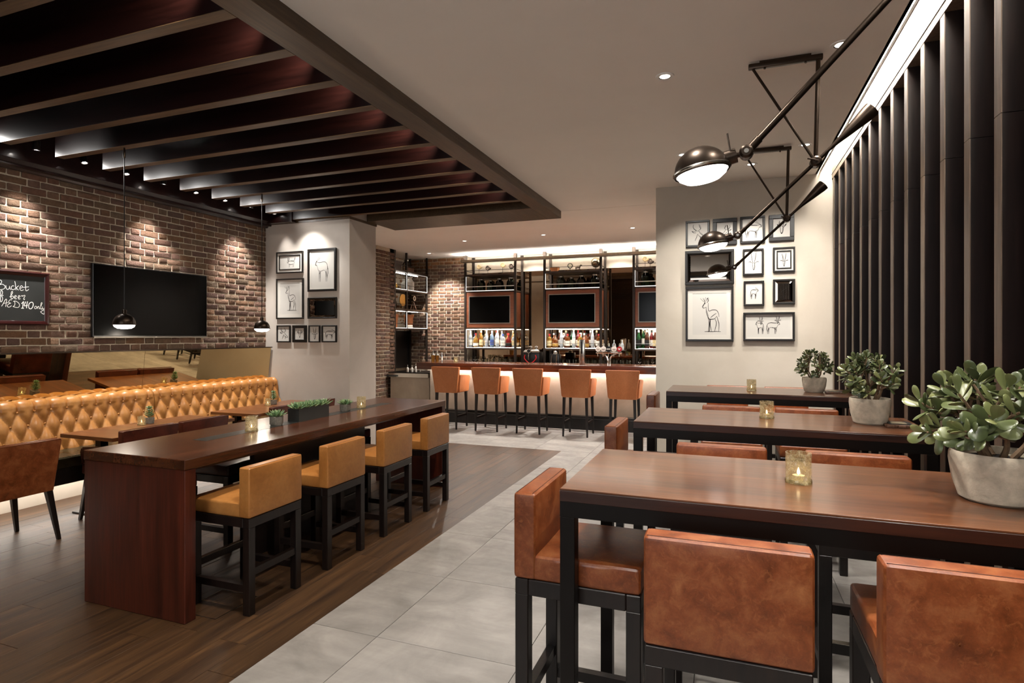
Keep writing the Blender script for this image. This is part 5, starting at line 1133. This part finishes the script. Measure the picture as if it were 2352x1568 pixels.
def small_pot(x, y, z, label, s, kind, rz=0.):
    t_ = thing('potted_succulent', label, 'plant', (x, y, z), rz, 'small potted succulents')
    if kind == 'hex': part('pot', 'concrete_dark', t_, lathe, [(0, 0), (.040*s, 0), (.047*s, .012*s), (.048*s, .06*s), (.044*s, .062*s), (.042*s, .052*s), (0, .052*s)], 6, close=False)
    else: part('pot', 'concrete_dark', t_, lambda bm: (taper(bm, (0, 0, 0), (.055*s, .055*s), (0, 0, .055*s), (.062*s, .062*s), .002)))
    bm = bmesh.new(); 
    if kind == 'hex': rosette(bm, Vector((0, 0, .056*s)), .078*s, 8, 5, 1., 3)
    else:
        tube(bm, [(0, 0, .05*s), (0, 0, .13*s)], .004*s, 6)
        for k in range(5): rosette(bm, Vector((0, 0, (.062+.018*k)*s)), .056*s*(1-.09*k), 7, 1, 2.4, k)
        rosette(bm, Vector((0, 0, .145*s)), .034*s, 6, 3, 1., 9)
    obj('rosette', mesh(bm, 60), 'succulent', t_)
small_pot(-3.25, 3.541, .911, 'small succulent in a rough hexagonal pot between a candle glass and the dark planter', 1.1, 'hex'); small_pot(-3.253, 4.40, .911, 'small succulent in a rough hexagonal pot on the bar side of the dark planter', 1.05, 'hex', .4)
small_pot(-5.325, 4.09, .735, 'small upright succulent in a square pot on the table under the television', 1.05, 'sq'); small_pot(-5.34, 5.765, .735, 'small upright succulent in a square pot on the table by the pillar', 1.05, 'sq')
pl = thing('planter_box', 'long dark planter box filled with green succulents on the long table', 'planter', (-3.245, 3.905, .911))
def trough(bm):
    w_, l_, h_ = .055, .185, .105
    for q in ((-w_, -w_+.006, -l_, l_, 0, h_), (w_-.006, w_, -l_, l_, 0, h_), (-w_+.006, w_-.006, -l_, -l_+.006, 0, h_), (-w_+.006, w_-.006, l_-.006, l_, 0, h_), (-w_+.006, w_-.006, -l_+.006, l_-.006, 0, .006)): box(bm, *q)
part('trough', 'planter', pl, trough); part('soil', 'soil', pl, box, -.048, .048, -.178, .178, .08, .092)
for k in range(9):
    bm = bmesh.new(); rosette(bm, Vector((0, 0, 0)), rnd.uniform(.066, .084), 8, 4, 1., k+20); obj('succulent', mesh(bm, 60), 'succulent', pl, ((-.022 if k % 2 else .022), -.16+.04*k, .098), (0, 0, k*1.1))
# wooden game boxes with a printed card on the high tables
def game_box(x, y, label):
    t_ = thing('wooden_game_box', label, 'game box', (x, y, 1.102), R(-4), 'wooden boxes on the high tables'); part('tray', 'game_wood', t_, box, -.075, .075, -.07, .07, 0, .014, .002, 1)
    for k in range(3): part('peg', 'game_wood', t_, box, -.07+.052*k, -.034+.052*k, -.088, -.07, 0, .014, .002, 1)
    c_ = part('card', 'planter', t_, box, -.055, .055, -.045, .06, .014, .018)
    for k in range(4): part('card_mark', 'cream', c_, box, -.04, .02+.012*(k % 2), .035-.022*k, .040-.022*k, .018, .0185)
game_box(.885, 3.72, 'flat wooden game box beside the jade plant on the middle high table'); game_box(.872, 5.66, 'flat wooden game box beside the jade plant on the high table closest to the prints'); game_box(.918, 2.20, 'flat wooden game box beside the jade plant on the high table farthest from the bar')
